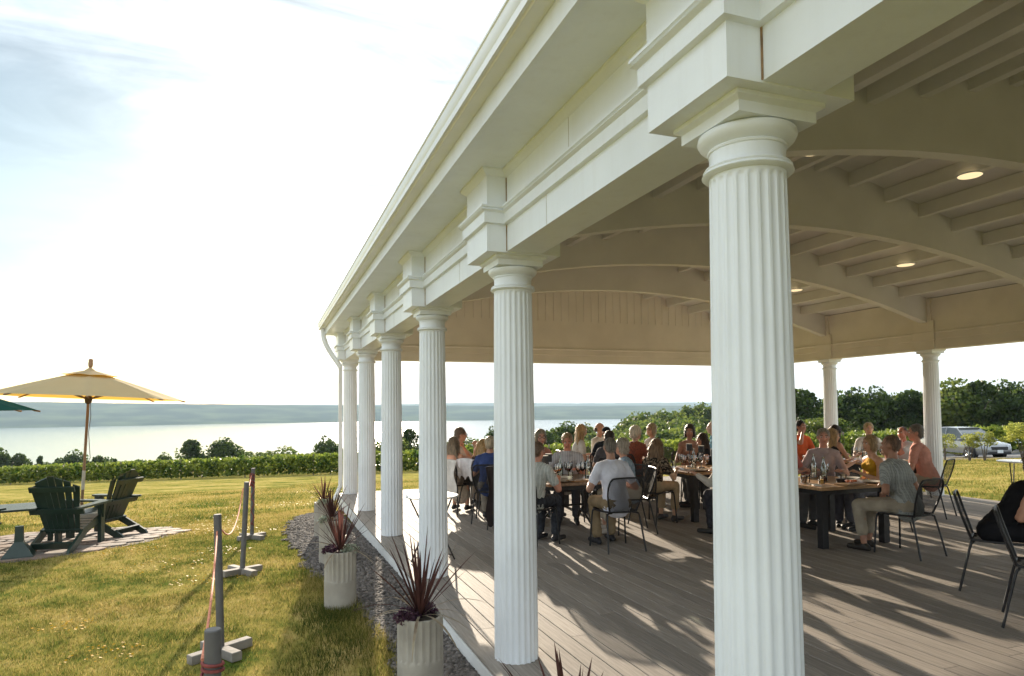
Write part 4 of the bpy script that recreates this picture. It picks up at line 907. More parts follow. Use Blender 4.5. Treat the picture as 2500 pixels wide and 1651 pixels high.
def make_chair():
    t = empty('dining_chair'); r = .0105
    bp = [(-.165, -.185, .452), (-.205, -.225, .58), (-.222, -.262, .70), (-.212, -.285, .785), (-.185, -.297, .832), (-.15, -.302, .845), (0, -.306, .85), (.15, -.302, .845), (.185, -.297, .832), (.212, -.285, .785), (.222, -.262, .70), (.205, -.225, .58), (.165, -.185, .452)]
    ob('back_frame', MB().tube(smooth_path(bp, 4), r, 8), M_black, t)
    mb = MB(); rows = []
    for (x_, y_, z_) in bp[:7]:
        rows.append([(x_*(1-2*k/6)*1.0 if True else 0, y_-.035*(1-(2*k/6-1)**2)*.8, z_) for k in range(7)])
    vs = [p for rw in rows[:6] for p in rw]; fs = [(i*7+j, i*7+j+1, i*7+j+8, i*7+j+7) for i in range(5) for j in range(6)]
    ob('back_panel', mb.add(vs, fs), M_mesh, t, fix=False, ang=80)
    sp = [(-.165, -.185, .452), (-.20, -.05, .448), (-.215, .12, .45), (-.20, .20, .452), (-.16, .225, .45), (0, .232, .447), (.16, .225, .45), (.20, .20, .452), (.215, .12, .45), (.20, -.05, .448), (.165, -.185, .452), (0, -.195, .447)]
    ob('seat_frame', MB().tube(smooth_path(sp+[sp[0]], 3), r, 8), M_black, t)
    rows = [[(w_*(2*k/6-1), y_, .449-.014*(1-(2*k/6-1)**2)) for k in range(7)] for y_, w_ in ((-.19, .165), (-.05, .198), (.12, .212), (.2, .19), (.228, .14))]
    ob('seat', MB().add([p for rw in rows for p in rw], [(i*7+j, i*7+j+1, i*7+j+8, i*7+j+7) for i in range(4) for j in range(6)]), M_mesh, t, fix=False, ang=80)
    for s in (-1, 1):
        ob('leg', MB().tube(smooth_path([(s*.13, .20, .438), (s*.19, .205, .432), (s*.212, .215, .38), (s*.235, .235, .0)], 4), r, 8), M_black, t)
        ob('leg', MB().tube(smooth_path([(s*.13, -.165, .438), (s*.185, -.175, .432), (s*.205, -.20, .38), (s*.235, -.285, .0)], 4), r, 8), M_black, t)
    return t
CH = make_chair(); ch_used = [0]
def chair(x, y, az, label, group='perforated black steel dining chairs'):
    """az: facing, clockwise from +Y"""
    if not ch_used[0]:
        ch_used[0] = 1; CH.location = (x, y, .002); CH.rotation_euler.z = -R(az); return tag(CH, label, 'chair', group)
    return copy_tree(CH, None, (x, y, .002), -R(az), label=label, cat='chair', group=group)
TZ = .715
def table(cx_, cy_, wx, wy, label, mat, legs='block', rz=0):
    t = empty('dining_table', (cx_, cy_, 0), R(rz), label=label, cat='table', group='wooden dining tables')
    n = 6
    for k in range(n):
        a = -wy/2+wy*k/n; ob('top_board', MB().bb((-wx/2, a+.0015, TZ-.038), (wx/2, a+wy/n-.0015, TZ), bev=.003), mat, t, smooth=False)
    ob('apron', MB().bb((-wx/2+.08, -wy/2+.08, TZ-.10), (wx/2-.08, wy/2-.08, TZ-.039)), M_black, t, smooth=False)
    if legs == 'block':
        for sx in (-1, 1):
            for sy in (-1, 1): ob('leg', MB().bb((sx*(wx/2-.09)-.042, sy*(wy/2-.09)-.042, .004), (sx*(wx/2-.09)+.042, sy*(wy/2-.09)+.042, TZ-.039), bev=.003), M_black, t, smooth=False)
    else:
        for sx in (-1, 1):
            for sy in (-1, 1):
                ob('leg', MB().tube(smooth_path([(sx*(wx/2-.16), sy*.05, TZ-.04), (sx*(wx/2-.20), sy*.10, .52), (sx*(wx/2-.18), sy*.06, .36), (sx*(wx/2-.20), sy*.20, .18), (sx*(wx/2-.14), sy*.34, .02)], 5), [.018]*21, 8), M_black, t)
        for sx in (-1, 1): ob('arch_brace', MB().tube(smooth_path([(sx*(wx/2-.2), -.22, .10), (sx*(wx/2-.26), 0, .30), (sx*(wx/2-.2), .22, .10)], 6), .013, 8), M_black, t)
        ob('stretcher', MB().tube([(-wx/2+.2, 0, .36), (wx/2-.2, 0, .36)], .014, 8), M_black, t)
    return t
TAB = dict(TA=(3.76, 8.26, .95, 1.05), TB=(6.22, 8.72, 1.05, 1.10), TC=(6.52, 6.56, 1.12, 1.00), TD=(9.75, 8.75, 1.1, 1.1), TE=(3.98, 11.35, 1.05, 1.1), TF=(6.45, 11.35, 1.0, 1.1))
table(*TAB['TA'], 'dark wooden table with curved iron legs before the man in the white polo', M_topd, 'iron')
table(*TAB['TB'], 'wooden table beside the long haired woman in the dark floral top', M_top)
table(*TAB['TC'], 'orange brown oak table with thick black legs right of the nearest column', M_top)
table(*TAB['TD'], 'table at the right before the man in the salmon shirt', M_top)
table(*TAB['TE'], 'table at the far left before the woman in the beige dress', M_topd)
table(*TAB['TF'], 'farthest middle table behind the group with the white haired diner', M_top)
# tableware
def gmesh(prof, mats, n=20, extra=None):
    mb = MB().lathe(prof, n, cap=False)
    if extra: mb.lathe(extra, n, mi=1)
    me = mb.mesh('glass', fix=False, ang=50)
    for m in mats: me.materials.append(m)
    return me
WG = [(.034, 0), (.034, .003), (.006, .006), (.004, .02), (.004, .085), (.012, .095), (.030, .12), (.038, .15), (.036, .185), (.031, .215), (.0298, .215), (.0345, .185), (.0365, .15), (.0285, .121), (.010, .098), (0, .097)]
wineg = gmesh(WG, [M_glass]); winer = gmesh(WG, [M_glass, M_ros], extra=[(0, .099), (.010, .0995), (.0275, .1215), (.034, .138), (0, .138)]); winerd = gmesh(WG, [M_glass, M_wine], extra=[(0, .099), (.010, .0995), (.0275, .1215), (.034, .138), (0, .138)])
TG = [(.033, 0), (.037, .10), (.0355, .10), (.0315, .006), (0, .006)]
tumb = gmesh(TG, [M_glass, M_oj], extra=[(0, .007), (.031, .007), (.0335, .055), (0, .055)]); tumc = gmesh(TG, [M_glass]); tumt = gmesh(TG, [M_glass, M_tea], extra=[(0, .007), (.031, .007), (.0345, .085), (0, .085)])
BG = [(.037, 0), (.039, .005), (.039, .15), (.036, .175), (.022, .22), (.0145, .25), (.0135, .29), (.0155, .292), (.0155, .305), (.012, .305), (.0115, .25), (.019, .22), (.034, .172), (.0365, .15), (.0365, .006), (0, .006)]
bott = gmesh(BG, [M_bglass]); bottr = gmesh(BG, [M_bglass, M_wine], extra=[(0, .007), (.036, .007), (.036, .075), (0, .075)])
plat = MB().lathe([(0, 0), (.06, 0), (.085, .010), (.125, .018), (.126, .021), (.083, .014), (.06, .004), (0, .004)], 28, cap=False).mesh('plate', fix=False); plat.materials.append(M_cer)
bowl = MB().lathe([(0, 0), (.035, 0), (.05, .01), (.062, .05), (.060, .05), (.046, .012), (0, .008)], 24, cap=False).mesh('bowl', fix=False); bowl.materials.append(M_bowl)
board = MB().box((0, 0, .009), (.36, .18, .018), bev=.004).mesh('board', smooth=False); board.materials.append(M_board)
foodm = MB()
for k in range(9): foodm.lathe([(0, -.012), (.014, -.008), (.018, 0), (.012, .012), (0, .015)], 7, c=(.10*math.cos(k*2.4)*(k/9)**.5, .05*math.sin(k*2.4)*(k/9)**.5, .03))
foodm = foodm.mesh('food'); foodm.materials.append(M_food)
napm = MB().box((0, 0, .006), (.14, .09, .012), bev=.004).mesh('napkin'); napm.materials.append(M_nap)
def lamp(x, y, z, h, label):
    t = empty('table_lamp', (x, y, z), label=label, cat='table lamp', group='black cordless table lamps')
    ob('base', MB().lathe([(.05, 0), (.05, .010), (.047, .014), (0, .014)], 24), M_shade, t); ob('stem', MB().lathe([(.006, .013), (.006, h-.02)], 10), M_shade, t)
    sh_ = ob('shade', MB().lathe([(.045, h-.105), (.045, h), (.043, h), (.043, h-.105)], 24, cap=False), M_shade, t, fix=False); ob('shade_rim', MB().lathe([(.043, h-.004), (.046, h+.003), (.0, h+.004)], 24, cap=False), M_shtop, sh_)
item_me = {'wine_glass': wineg, 'rose_glass': winer, 'red_glass': winerd, 'juice': tumb, 'tumbler': tumc, 'amber': tumt, 'bottle': bott, 'red_bottle': bottr, 'plate': plat, 'bowl': bowl, 'board': board, 'napkin': napm}
cats = {'wine_glass': ('wine_glass', 'wine glass', 'empty clear wine glass'), 'rose_glass': ('wine_glass', 'wine glass', 'wine glass holding amber rose wine'), 'red_glass': ('wine_glass', 'wine glass', 'wine glass with red wine'), 'juice': ('tumbler', 'glass', 'short tumbler of orange juice'), 'tumbler': ('tumbler', 'glass', 'clear empty tumbler'), 'amber': ('tumbler', 'glass', 'tall tumbler of amber drink'),
        'bottle': ('water_bottle', 'bottle', 'clear glass water bottle'), 'red_bottle': ('wine_bottle', 'bottle', 'clear bottle with a little red wine left'), 'plate': ('plate', 'plate', 'pale ceramic plate'), 'bowl': ('bowl', 'bowl', 'small black bowl'), 'board': ('serving_board', 'board', 'wooden serving board'), 'napkin': ('napkin', 'napkin', 'folded white napkin')}
where = dict(TA='on the white polo man\'s table', TB='on the floral top woman\'s table', TC='on the orange oak table', TD='on the salmon shirted man\'s table', TE='on the far left table', TF='on the farthest middle table')
def put(tb, kind, x, y, dz=0, rz=0, note=''):
    cx_, cy_, _, _ = TAB[tb]; nm, ct, desc = cats[kind]
    return ob(nm, item_me[kind], None, None, (cx_+x, cy_+y, TZ+.0015+dz), rz or random.random()*6, label=(desc+' '+note+' '+where[tb]).replace('  ', ' '), cat=ct, group=f'{ct} set {where[tb]}')
random.seed(4)
for k, (x, y) in enumerate([(-.22, -.20), (-.13, -.08), (.04, .05), (.12, .12), (.10, -.18), (.20, -.10), (.27, .02)]): put('TA', 'wine_glass' if k > 1 else 'rose_glass', x, y)
put('TA', 'bottle', -.05, .06, note='left of the glasses'); put('TA', 'bottle', .26, -.14, note='right of the glasses'); put('TA', 'bowl', .22, -.32); put('TA', 'board', .05, -.38, rz=.2)
for k in range(3): put('TA', 'plate', -.20, -.36, .021*k, note=['bottom of the stack', 'middle of the stack', 'top of the stack'][k])
put('TA', 'tumbler', -.02, -.20); put('TA', 'amber', -.30, -.05); put('TA', 'napkin', -.35, -.32); put('TA', 'red_glass', .0, -.10)
put('TC', 'red_bottle', -.08, -.05); put('TC', 'bottle', -.30, .38, note='at the far left corner'); put('TC', 'bottle', .20, .40, note='at the far edge'); put('TC', 'juice', -.28, -.22); put('TC', 'amber', -.42, -.08); put('TC', 'tumbler', -.34, -.05, note='left'); put('TC', 'tumbler', .10, -.18, note='right'); put('TC', 'wine_glass', .06, .05); put('TC', 'bowl', .0, -.24); put('TC', 'board', -.02, -.40, rz=.15)
for k in range(2): put('TC', 'plate', .32, -.05, .021*k, note=['lower of the two stacked', 'upper of the two stacked'][k])
put('TC', 'plate', .36, -.33, note='near front corner'); put('TC', 'napkin', -.45, -.30)
fo = ob('food', foodm, None, None, (TAB['TC'][0]-.02, TAB['TC'][1]-.40, TZ+.012), .15, label='orange red bites of food on the board on the oak table', cat='food', kind='stuff')
for k, (x, y) in enumerate([(-.35, -.1), (-.28, .05), (-.20, -.15), (-.12, .1), (-.05, -.08), (-.22, .2)]): put('TB', 'wine_glass', x, y)
put('TB', 'bottle', -.08, .05); put('TB', 'tumbler', -.30, .25); put('TB', 'rose_glass', -.02, -.2); put('TB', 'plate', -.30, -.36, note='near the front left corner'); put('TB', 'plate', .15, -.36, note='near the front right'); put('TB', 'board', -.10, -.28, rz=.2); put('TB', 'napkin', .2, -.1)
for k, (x, y) in enumerate([(-.3, .1), (-.1, .2), (.1, -.1)]): put('TD', 'wine_glass', x, y)
put('TD', 'bottle', -.25, -.05); put('TD', 'plate', -.25, -.35, note='left'); put('TD', 'plate', .2, -.3, note='right'); put('TD', 'napkin', 0, -.3)
for k, (x, y) in enumerate([(-.3, -.2), (-.1, 0)]): put('TE', 'wine_glass', x, y)
put('TE', 'plate', -.3, -.35); put('TE', 'bowl', -.1, -.35)
for k, (x, y) in enumerate([(-.3, -.2), (-.1, 0), (.2, -.1)]): put('TF', 'wine_glass', x, y)
put('TF', 'bottle', .05, -.25); put('TF', 'plate', -.2, -.4)
ordw = ['leftmost', 'second from the left', 'third from the left', 'fourth from the left', 'fifth from the left', 'sixth from the left']
bylab = {}
for o in list(col.objects):
    if o.get('category') == 'wine glass': bylab.setdefault(o['label'], []).append(o)
for lb, os_ in bylab.items():
    if len(os_) > 1:
        os_.sort(key=lambda o: (o.location-Vector((0, 0, EYE))).dot(rgt)/(o.location-Vector((0, 0, EYE))).dot(fwd))
        for q, o in enumerate(os_): o['label'] = lb.replace(' on the', f', {ordw[q]} on the', 1)
lamp(TAB['TA'][0]-.22, TAB['TA'][1]+.06, TZ, .33, 'second highest of the three black table lamps on the left table'); lamp(TAB['TA'][0]-.35, TAB['TA'][1]-.12, TZ, .32, 'lowest black table lamp close to the second column'); lamp(4.02, 9.85, TZ+.02, .36, 'highest black table lamp against the trees right of the second column')
lamp(TAB['TB'][0]+.02, TAB['TB'][1]+.30, TZ, .36, 'highest black table lamp before the dark haired woman'); lamp(TAB['TB'][0]+.06, TAB['TB'][1]+.05, TZ, .34, 'middle black table lamp on the table left of the nearest column'); lamp(TAB['TB'][0]+.12, TAB['TB'][1]-.18, TZ, .30, 'lowest black table lamp just left of the nearest column')
# the far table the highest left lamp stands on
TAB['TG'] = (4.35, 10.05, .95, .9); table(*TAB['TG'], 'table behind the man in the plaid shirt, mostly hidden', M_topd)
# bistro tables
def bistro(x, y, rad, label):
    t = empty('bistro_table', (x, y, 0), .5, label=label, cat='table', group='small round bistro tables')
    ob('top', MB().lathe([(0, .70), (rad-.01, .70), (rad, .704), (rad, .716), (rad-.006, .72), (0, .72)], 40), M_bist, t, ang=30)
    for s in (-1, 1):
        ob('leg', MB().tube([(-.20, s*.14, .70), (.20, s*.14, .01)], .009, 8), M_black, t); ob('leg', MB().tube([(.20, s*.115, .70), (-.20, s*.115, .01)], .009, 8), M_black, t)
    ob('stretcher', MB().tube([(.17, -.14, .06), (.17, .14, .06)], .007, 6), M_black, t); ob('stretcher', MB().tube([(-.17, -.115, .06), (-.17, .115, .06)], .007, 6), M_black, t); ob('stretcher', MB().tube([(0, -.14, .355), (0, .14, .355)], .007, 6), M_black, t)
bistro(1.70, 7.26, .29, 'small round white bistro table with folding legs behind the third column'); bistro(11.62, 7.55, .34, 'round bistro table at the right frame edge above the woman in black')
# ---------------------------------------------------------------- diners
def cap_prim(mb, p0, p1, r0, r1, ax=None, flat=1.0, n=12):
    p0, p1 = Vector(p0), Vector(p1); d = p1-p0; L = d.length
    d = d/L if L > 1e-6 else Vector((0, 0, 1))
    u = Vector(ax) if ax is not None else d.orthogonal(); u = u-d*u.dot(d); u = u.normalized() if u.length > 1e-5 else d.orthogonal().normalized(); v = d.cross(u)
    rings = []
    for k in range(4): a = -PI/2+(k+.3)*PI/8; rings.append((p0+d*math.sin(a)*r0*.9, r0*math.cos(a)))
    rings.append((p0, r0)); rings.append((p1, r1))
    for k in range(4): a = (k+.7)*PI/8; rings.append((p1+d*math.sin(a)*r1*.9, r1*math.cos(a)))
    mb.loft([[c+u*(r*math.cos(2*PI*i/n))+v*(r*flat*math.sin(2*PI*i/n)) for i in range(n)] for c, r in rings])
def ell_prim(mb, c, rad, rot=None, n=12, m=8):
    rings = []
    for j in range(m):
        a = -PI/2+PI*(j+.5)/m; ring = []
        for i in range(n):
            p = Vector((rad[0]*math.cos(a)*math.cos(2*PI*i/n), rad[1]*math.cos(a)*math.sin(2*PI*i/n), rad[2]*math.sin(a)))
            if rot is not None: p = rot @ p
            ring.append(Vector(c)+p)
        rings.append(ring)
    mb.loft(rings)
pending = []
def remesh(name, mb, mat, parent, vox, smooth=4, fac=.5):
    o = ob(name, mb, mat, parent, fix=False, smooth=False)
    r = o.modifiers.new('r', 'REMESH'); r.mode = 'VOXEL'; r.voxel_size = vox; r.use_smooth_shade = True
    s = o.modifiers.new('s', 'SMOOTH'); s.iterations = smooth; s.factor = fac
    pending.append(o); return o
def ik(a, b, l1, l2, pole):
    a, b = Vector(a), Vector(b); d = b-a; L = min(d.length, (l1+l2)*.995); dn = d.normalized(); x = (l1*l1-l2*l2+L*L)/(2*L); h = math.sqrt(max(0, l1*l1-x*x))
    p = Vector(pole); p = p-dn*p.dot(dn); p = p.normalized() if p.length > 1e-4 else Vector((0, 0, -1))
    return a+dn*x+p*h, a+dn*L
SK = {}
def skin(c):
    if c not in SK: SK[c] = P(f'skin_{len(SK)}', c, rough=.5, var=.10, scale=14)
    return SK[c]
FB = {}
def fabric(c, kind='plain', c2=None):
    k = (c, kind, c2)
    if k not in FB:
        if kind == 'plain': FB[k] = P(f'fabric_{len(FB)}', c, rough=.9, var=.12, scale=9, bump=.55, bscale=13, spec=.15)
        elif kind == 'denim': FB[k] = P(f'denim_{len(FB)}', c, rough=.9, var=.3, scale=25, bump=.5, bscale=14, spec=.15)
        elif kind == 'pattern': FB[k] = P(f'pattern_{len(FB)}', c, rough=.85, var=.05, scale=34, c2=c2, lo=.47, hi=.56, bump=.4, bscale=13, spec=.15)
        elif kind == 'plaid':
            m = P(f'plaid_{len(FB)}', c, rough=.9, var=.15, scale=9, bump=.5, bscale=13, spec=.15); t = m.node_tree; n = t.nodes; b = n['Principled BSDF']; src = b.inputs['Base Color'].links[0].from_socket
            tcn = n.new('ShaderNodeTexCoord'); mix_prev = src
            for dirn, sc_ in (('X', 26), ('Z', 20), ('X', 9)):
                wv = n.new('ShaderNodeTexWave'); wv.bands_direction = dirn; wv.inputs['Scale'].default_value = sc_; wv.inputs['Distortion'].default_value = 1.2; t.links.new(tcn.outputs['Object'], wv.inputs['Vector'])
                mr = n.new('ShaderNodeMapRange'); mr.inputs[1].default_value = .72; mr.inputs[2].default_value = .9; mr.inputs[4].default_value = .62; t.links.new(wv.outputs[1], mr.inputs[0])
                mxx = n.new('ShaderNodeMix'); mxx.data_type = 'RGBA'; t.links.new(mr.outputs[0], mxx.inputs[0]); t.links.new(mix_prev, mxx.inputs[6]); mxx.inputs[7].default_value = (*c2, 1); mix_prev = mxx.outputs[2]
            t.links.new(mix_prev, b.inputs['Base Color']); FB[k] = m
    return FB[k]
HM = {}
def hairmat(c):
    if c not in HM:
        HM[c] = P(f'hair_{len(HM)}', c, rough=.45, var=.45, scale=10, bump=.9, bscale=24, stretch=(7, 7, 1.0), detail=6)
    return HM[c]
M_eye = P('eye_white', (.75, .72, .68), rough=.2, var=0); M_iris = P('iris', (.03, .02, .015), rough=.15, var=0); M_lip = P('lips', (.42, .16, .13), rough=.45); M_brow = P('brow', (.10, .07, .05), rough=.8); M_specs = P('spectacles', (.01, .01, .01), rough=.25)
eye_m = MB(); ell_prim(eye_m, (0, 0, 0), (.013, .009, .0085), n=10, m=6); eye_m = eye_m.mesh('eye'); eye_m.materials.append(M_eye)
iris_m = MB(); ell_prim(iris_m, (0, .0062, 0), (.0062, .0045, .0062), n=10, m=6); iris_m = iris_m.mesh('iris'); iris_m.materials.append(M_iris)
lip_m = MB(); cap_prim(lip_m, (-.019, 0, 0), (.019, 0, 0), .0055, .0055); lip_m = lip_m.mesh('mouth'); lip_m.materials.append(M_lip)
brow_m = MB(); cap_prim(brow_m, (-.016, 0, 0), (.016, 0, .003), .0045, .003); brow_m = brow_m.mesh('eyebrow'); brow_m.materials.append(M_brow)

def person(px, py, dep, az, label, skinc=(.50, .27, .18), hair='short', hairc=(.20, .14, .09), top=((.5, .5, .5), 'plain', None), sleeve='short', bottom=((.30, .25, .18), 'plain', None), legs='trousers',
           shoes=(.03, .03, .03), head=(0, 0), lhand='table', rhand='table', lean=.10, chair_label=None, vox=.0125, female=False, collar=False, specs=False, legside=0, feet=0.0, seat_group=None, roll=0, bareback=False, chair_back=True):
    d = px_ray(px, py); H = Vector((d.x*dep, d.y*dep, EYE+d.z*dep)); a = R(az); F2 = Vector((math.sin(a), math.cos(a), 0)); org = Vector((H.x, H.y, 0))-F2*lean
    k = (H.z-.46)/.73; k = max(.9, min(1.08, k)); wd = .90 if female else 1.0
    body = MB(); shirt = MB(); trs = MB(); hr = MB(); shL = MB(); shR = MB()
    hd = Vector((0, lean, H.z)); nb = hd+Vector((0, -.035, -.165*k)); pel = Vector((0, -.02, .545))
    X_ = (1, 0, 0)
    ab_ = pel.lerp(nb, .33)+Vector((0, .015, 0)); ch_ = pel.lerp(nb, .70)+Vector((0, .0, 0))
    def torso(mb, e, low=True):
        if low: cap_prim(mb, pel+Vector((-.05, 0, -.02)), pel+Vector((.05, 0, -.02)), .115+e, .115+e, ax=(0, 1, 0), flat=.85)
        cap_prim(mb, pel, ab_, (.150+e)*wd, (.138+e)*wd, ax=X_, flat=.80); cap_prim(mb, ab_, ch_, (.138+e)*wd, (.160+e)*wd, ax=X_, flat=.70)
        cap_prim(mb, ch_, nb+Vector((0, 0, -.055)), (.160+e)*wd, (.085+e)*wd, ax=X_, flat=.68)
        for s in (-1, 1): cap_prim(mb, nb+Vector((s*.03, 0, -.035)), nb+Vector((s*.160*wd, -.005, -.075)), .052+e, .057*wd+e)
        if female:
            for s in (-1, 1): ell_prim(mb, ch_+Vector((s*.062, .085, -.02)), (.06+e, .05+e, .055+e))
    torso(body, 0)
    cap_prim(body, nb+Vector((0, 0, -.05)), hd+Vector((0, -.012, -.07)), .056*wd, .050*wd)
    # head
    Rm = Euler((R(head[1]), R(roll), -R(head[0])), 'XYZ').to_matrix() if True else None
    def hp(p): return hd+Rm @ (Vector(p)*k)
    def hell(mb, c, r): ell_prim(mb, hp(c), [q*k for q in r], Rm, 14, 10)
    hell(body, (0, -.010, .022), (.073, .093, .090)); hell(body, (0, .022, -.030), (.060, .072, .088)); hell(body, (0, .058, -.088), (.034, .030, .026)); hell(body, (0, .045, -.06), (.05, .045, .045))
    cap_prim(body, hp((0, .088, .015)), hp((0, .108, -.028)), .0095*k, .0145*k); hell(body, (.034, .062, -.025), (.024, .024, .022)); hell(body, (-.034, .062, -.025), (.024, .024, .022))
    cap_prim(body, hp((-.035, .076, .030)), hp((.035, .076, .030)), .013*k, .013*k)
    for s in (-1, 1): hell(body, (s*.074, -.008, -.008), (.011, .022, .032))
    # arms
    hands = {}
    for s, mode in ((-1, lhand), (1, rhand)):
        sh_ = nb+Vector((s*.165*wd, -.005, -.08))
        tgt = {'table': Vector((s*.15, .36, .765)), 'lap': Vector((s*.09, .20, .66)), 'edge': Vector((s*.20, .30, .735)), 'up': Vector((s*.06, .34, 1.02)), 'mouth': hd+Vector((s*.05, .13, -.10)), 'down': Vector((s*.27, .02, .60)), 'fold': Vector((-s*.05, .24, .80)), 'out': Vector((s*.30, .42, .78)), 'chin': hd+Vector((s*.03, .09, -.13))}[mode]
        el, wr = ik(sh_, tgt, .285*k, .255*k, (s*.55, -.35, -.8))
        cap_prim(body, sh_, el, .050*wd, .040*wd); cap_prim(body, el, wr, .041*wd, .027*wd); hands[s] = (sh_, el, wr)
        if sleeve == 'short': cap_prim(shirt, sh_, sh_.lerp(el, .62), .058*wd+.008, .060*wd); cap_prim(shirt, nb+Vector((s*.10, 0, -.06)), sh_, .06, .062*wd)
        elif sleeve == 'long': cap_prim(shirt, sh_, el, .060*wd, .052*wd); cap_prim(shirt, el, el.lerp(wr, .9), .052*wd, .038*wd); cap_prim(shirt, nb+Vector((s*.10, 0, -.06)), sh_, .06, .062*wd)
        elif sleeve == 'rolled': cap_prim(shirt, sh_, el, .060*wd, .052*wd); cap_prim(shirt, el, el.lerp(wr, .25), .054*wd, .050*wd); cap_prim(shirt, nb+Vector((s*.10, 0, -.06)), sh_, .06, .062*wd)
        # hand: palm, four unequal curled fingers, thumb from the side of the palm
        hdn = (wr-el).normalized(); up_ = Vector((0, 0, 1)); sd = hdn.cross(up_); sd = sd.normalized() if sd.length > .05 else Vector((1, 0, 0)); nm_ = sd.cross(hdn).normalized()
        cap_prim(body, wr, wr+hdn*.075, .027, .036, ax=sd, flat=.45)
        kn = wr+hdn*.082
        for q, (o_, L_) in enumerate(((-.030, .058), (-.010, .068), (.010, .064), (.029, .050))):
            b0 = kn+sd*o_; b1 = b0+(hdn*.85-nm_*.35).normalized()*L_*.55; b2 = b1+(hdn*.35-nm_*.9).normalized()*L_*.5
            cap_prim(body, b0-hdn*.02, b1, .0092, .0085, n=8); cap_prim(body, b1, b2, .0085, .0075, n=8)
        ts = -s; t0 = wr+hdn*.025+sd*ts*.028; t1 = t0+(hdn*.7+sd*ts*.6-nm_*.3).normalized()*.042; cap_prim(body, t0, t1, .012, .0105, n=8); cap_prim(body, t1, t1+(hdn*.9-nm_*.3).normalized()*.030, .0105, .009, n=8)
    # legs
    for s in (-1, 1):
        hip = Vector((s*.085, -.01, .535)); kx = s*.115+legside*.25; knee = Vector((kx, .40*k, .515)); ank = Vector((kx+legside*.03, .36*k+feet+(.05*s*(1 if feet else 0)), .095)); toe = ank+Vector((s*.02, .16, -.055)); heel = ank+Vector((0, -.045, -.05))
        cap_prim(body, hip, knee, .080*wd, .056*wd); cap_prim(body, knee, knee.lerp(ank, .35)+Vector((0, -.012, 0)), .056*wd, .054*wd); cap_prim(body, knee.lerp(ank, .35)+Vector((0, -.012, 0)), ank, .054*wd, .033)
        cap_prim(body, heel, toe, .030, .026)
        if legs == 'trousers':
            cap_prim(trs, hip, knee, .097*wd, .074*wd); cap_prim(trs, knee, ank.lerp(knee, .08), .073*wd, .060)
        elif legs == 'shorts': cap_prim(trs, hip, hip.lerp(knee, .85), .098*wd, .085*wd)
        elif legs == 'skirt':
            cap_prim(trs, hip, knee, .105*wd, .095*wd); cap_prim(trs, Vector((0, .38*k, .50)), Vector((0, .36*k, .25)), .14, .17, ax=X_, flat=.5)
        elif legs == 'crop': cap_prim(trs, hip, knee, .097*wd, .074*wd); cap_prim(trs, knee, knee.lerp(ank, .72), .073*wd, .062)
        S_ = shL if s < 0 else shR
        cap_prim(S_, heel+Vector((0, 0, -.002)), toe+Vector((0, .012, 0)), .037, .034, ax=X_, flat=.9); cap_prim(S_, heel+Vector((0, -.008, -.022)), toe+Vector((0, .018, -.018)), .028, .028, ax=X_, flat=.5); cap_prim(S_, ank+Vector((0, -.01, -.03)), ank+Vector((0, .02, -.045)), .040, .040)
    if legs in ('trousers', 'crop', 'shorts', 'skirt'):
        cap_prim(trs, pel+Vector((-.06, -.005, -.02)), pel+Vector((.06, -.005, -.02)), .132, .132, ax=(0, 1, 0), flat=.85)
    # shirt body
    if sleeve == 'none' and bareback:
        cap_prim(shirt, pel+Vector((0, 0, .02)), ab_, .162*wd, .150*wd, ax=X_, flat=.80); cap_prim(shirt, ab_, ch_+Vector((0, .02, -.01)), .150*wd, .160*wd, ax=X_, flat=.72)
        for s in (-1, 1): ell_prim(shirt, ch_+Vector((s*.062, .085, -.02)), (.07, .06, .065)); cap_prim(shirt, ch_+Vector((s*.07, .07, .03)), nb+Vector((s*.085, 0, -.03)), .022, .016); cap_prim(shirt, ch_+Vector((s*.07, -.07, .02)), nb+Vector((s*.085, 0, -.03)), .022, .016)
    else: torso(shirt, .013)
    if sleeve != 'none': cap_prim(shirt, pel+Vector((0, -.005, -.03)), pel.lerp(ab_, .6), .178*wd, .160*wd, ax=X_, flat=.82)
    # hair
    if hair in ('short', 'crop', 'bob', 'long', 'pony', 'fluffy'):
        e = {'crop': .0015, 'short': .010, 'bob': .014, 'long': .013, 'pony': .011, 'fluffy': .024}[hair]
        hell(hr, (0, -.022, .034), (.073+e, .085+e, .080+e))
        if hair in ('short', 'fluffy'): hell(hr, (0, -.055, -.015), (.062+e, .045+e, .060+e))
        if hair == 'crop': hell(hr, (0, -.05, -.01), (.064+e, .046+e, .055+e))
        if hair == 'bob':
            hell(hr, (0, -.045, -.045), (.078, .058, .075))
            for s in (-1, 1): hell(hr, (s*.070, .0, -.035), (.022, .050, .075))
        if hair == 'long':
            hell(hr, (0, -.050, -.03), (.076, .055, .075))
            for s in (-1, 1): cap_prim(hr, hp((s*.068, .005, .02)), nb+Vector((s*.085, .01, -.06)), .030, .030)
            for q in range(7):
                f = (q-3)/3; cap_prim(hr, hp((f*.06, -.065, -.02)), nb+Vector((f*.115, -.085-.02*math.cos(f*2), -.13-.10*math.cos(f*1.2)-.03*((q*7) % 3))), .034, .018)
        if hair == 'pony': cap_prim(hr, hp((0, -.10, .01)), nb+Vector((0, -.10, -.10)), .034, .014); hell(hr, (0, -.05, -.015), (.064, .048, .055))
    elif hair == 'fringe':
        for q in range(9):
            a_ = PI*(.16+.68*q/8)+PI; c_ = hp((.072*math.cos(a_)*-1, -.012+.085*math.sin(a_), -.012)); ell_prim(hr, c_, (.020*k, .020*k, .034*k), Rm)
    elif hair == 'cap':
        hell(hr, (0, -.008, .050), (.082, .100, .068)); cap_prim(hr, hp((-.045, .095, .035)), hp((.045, .095, .035)), .022*k, .022*k)
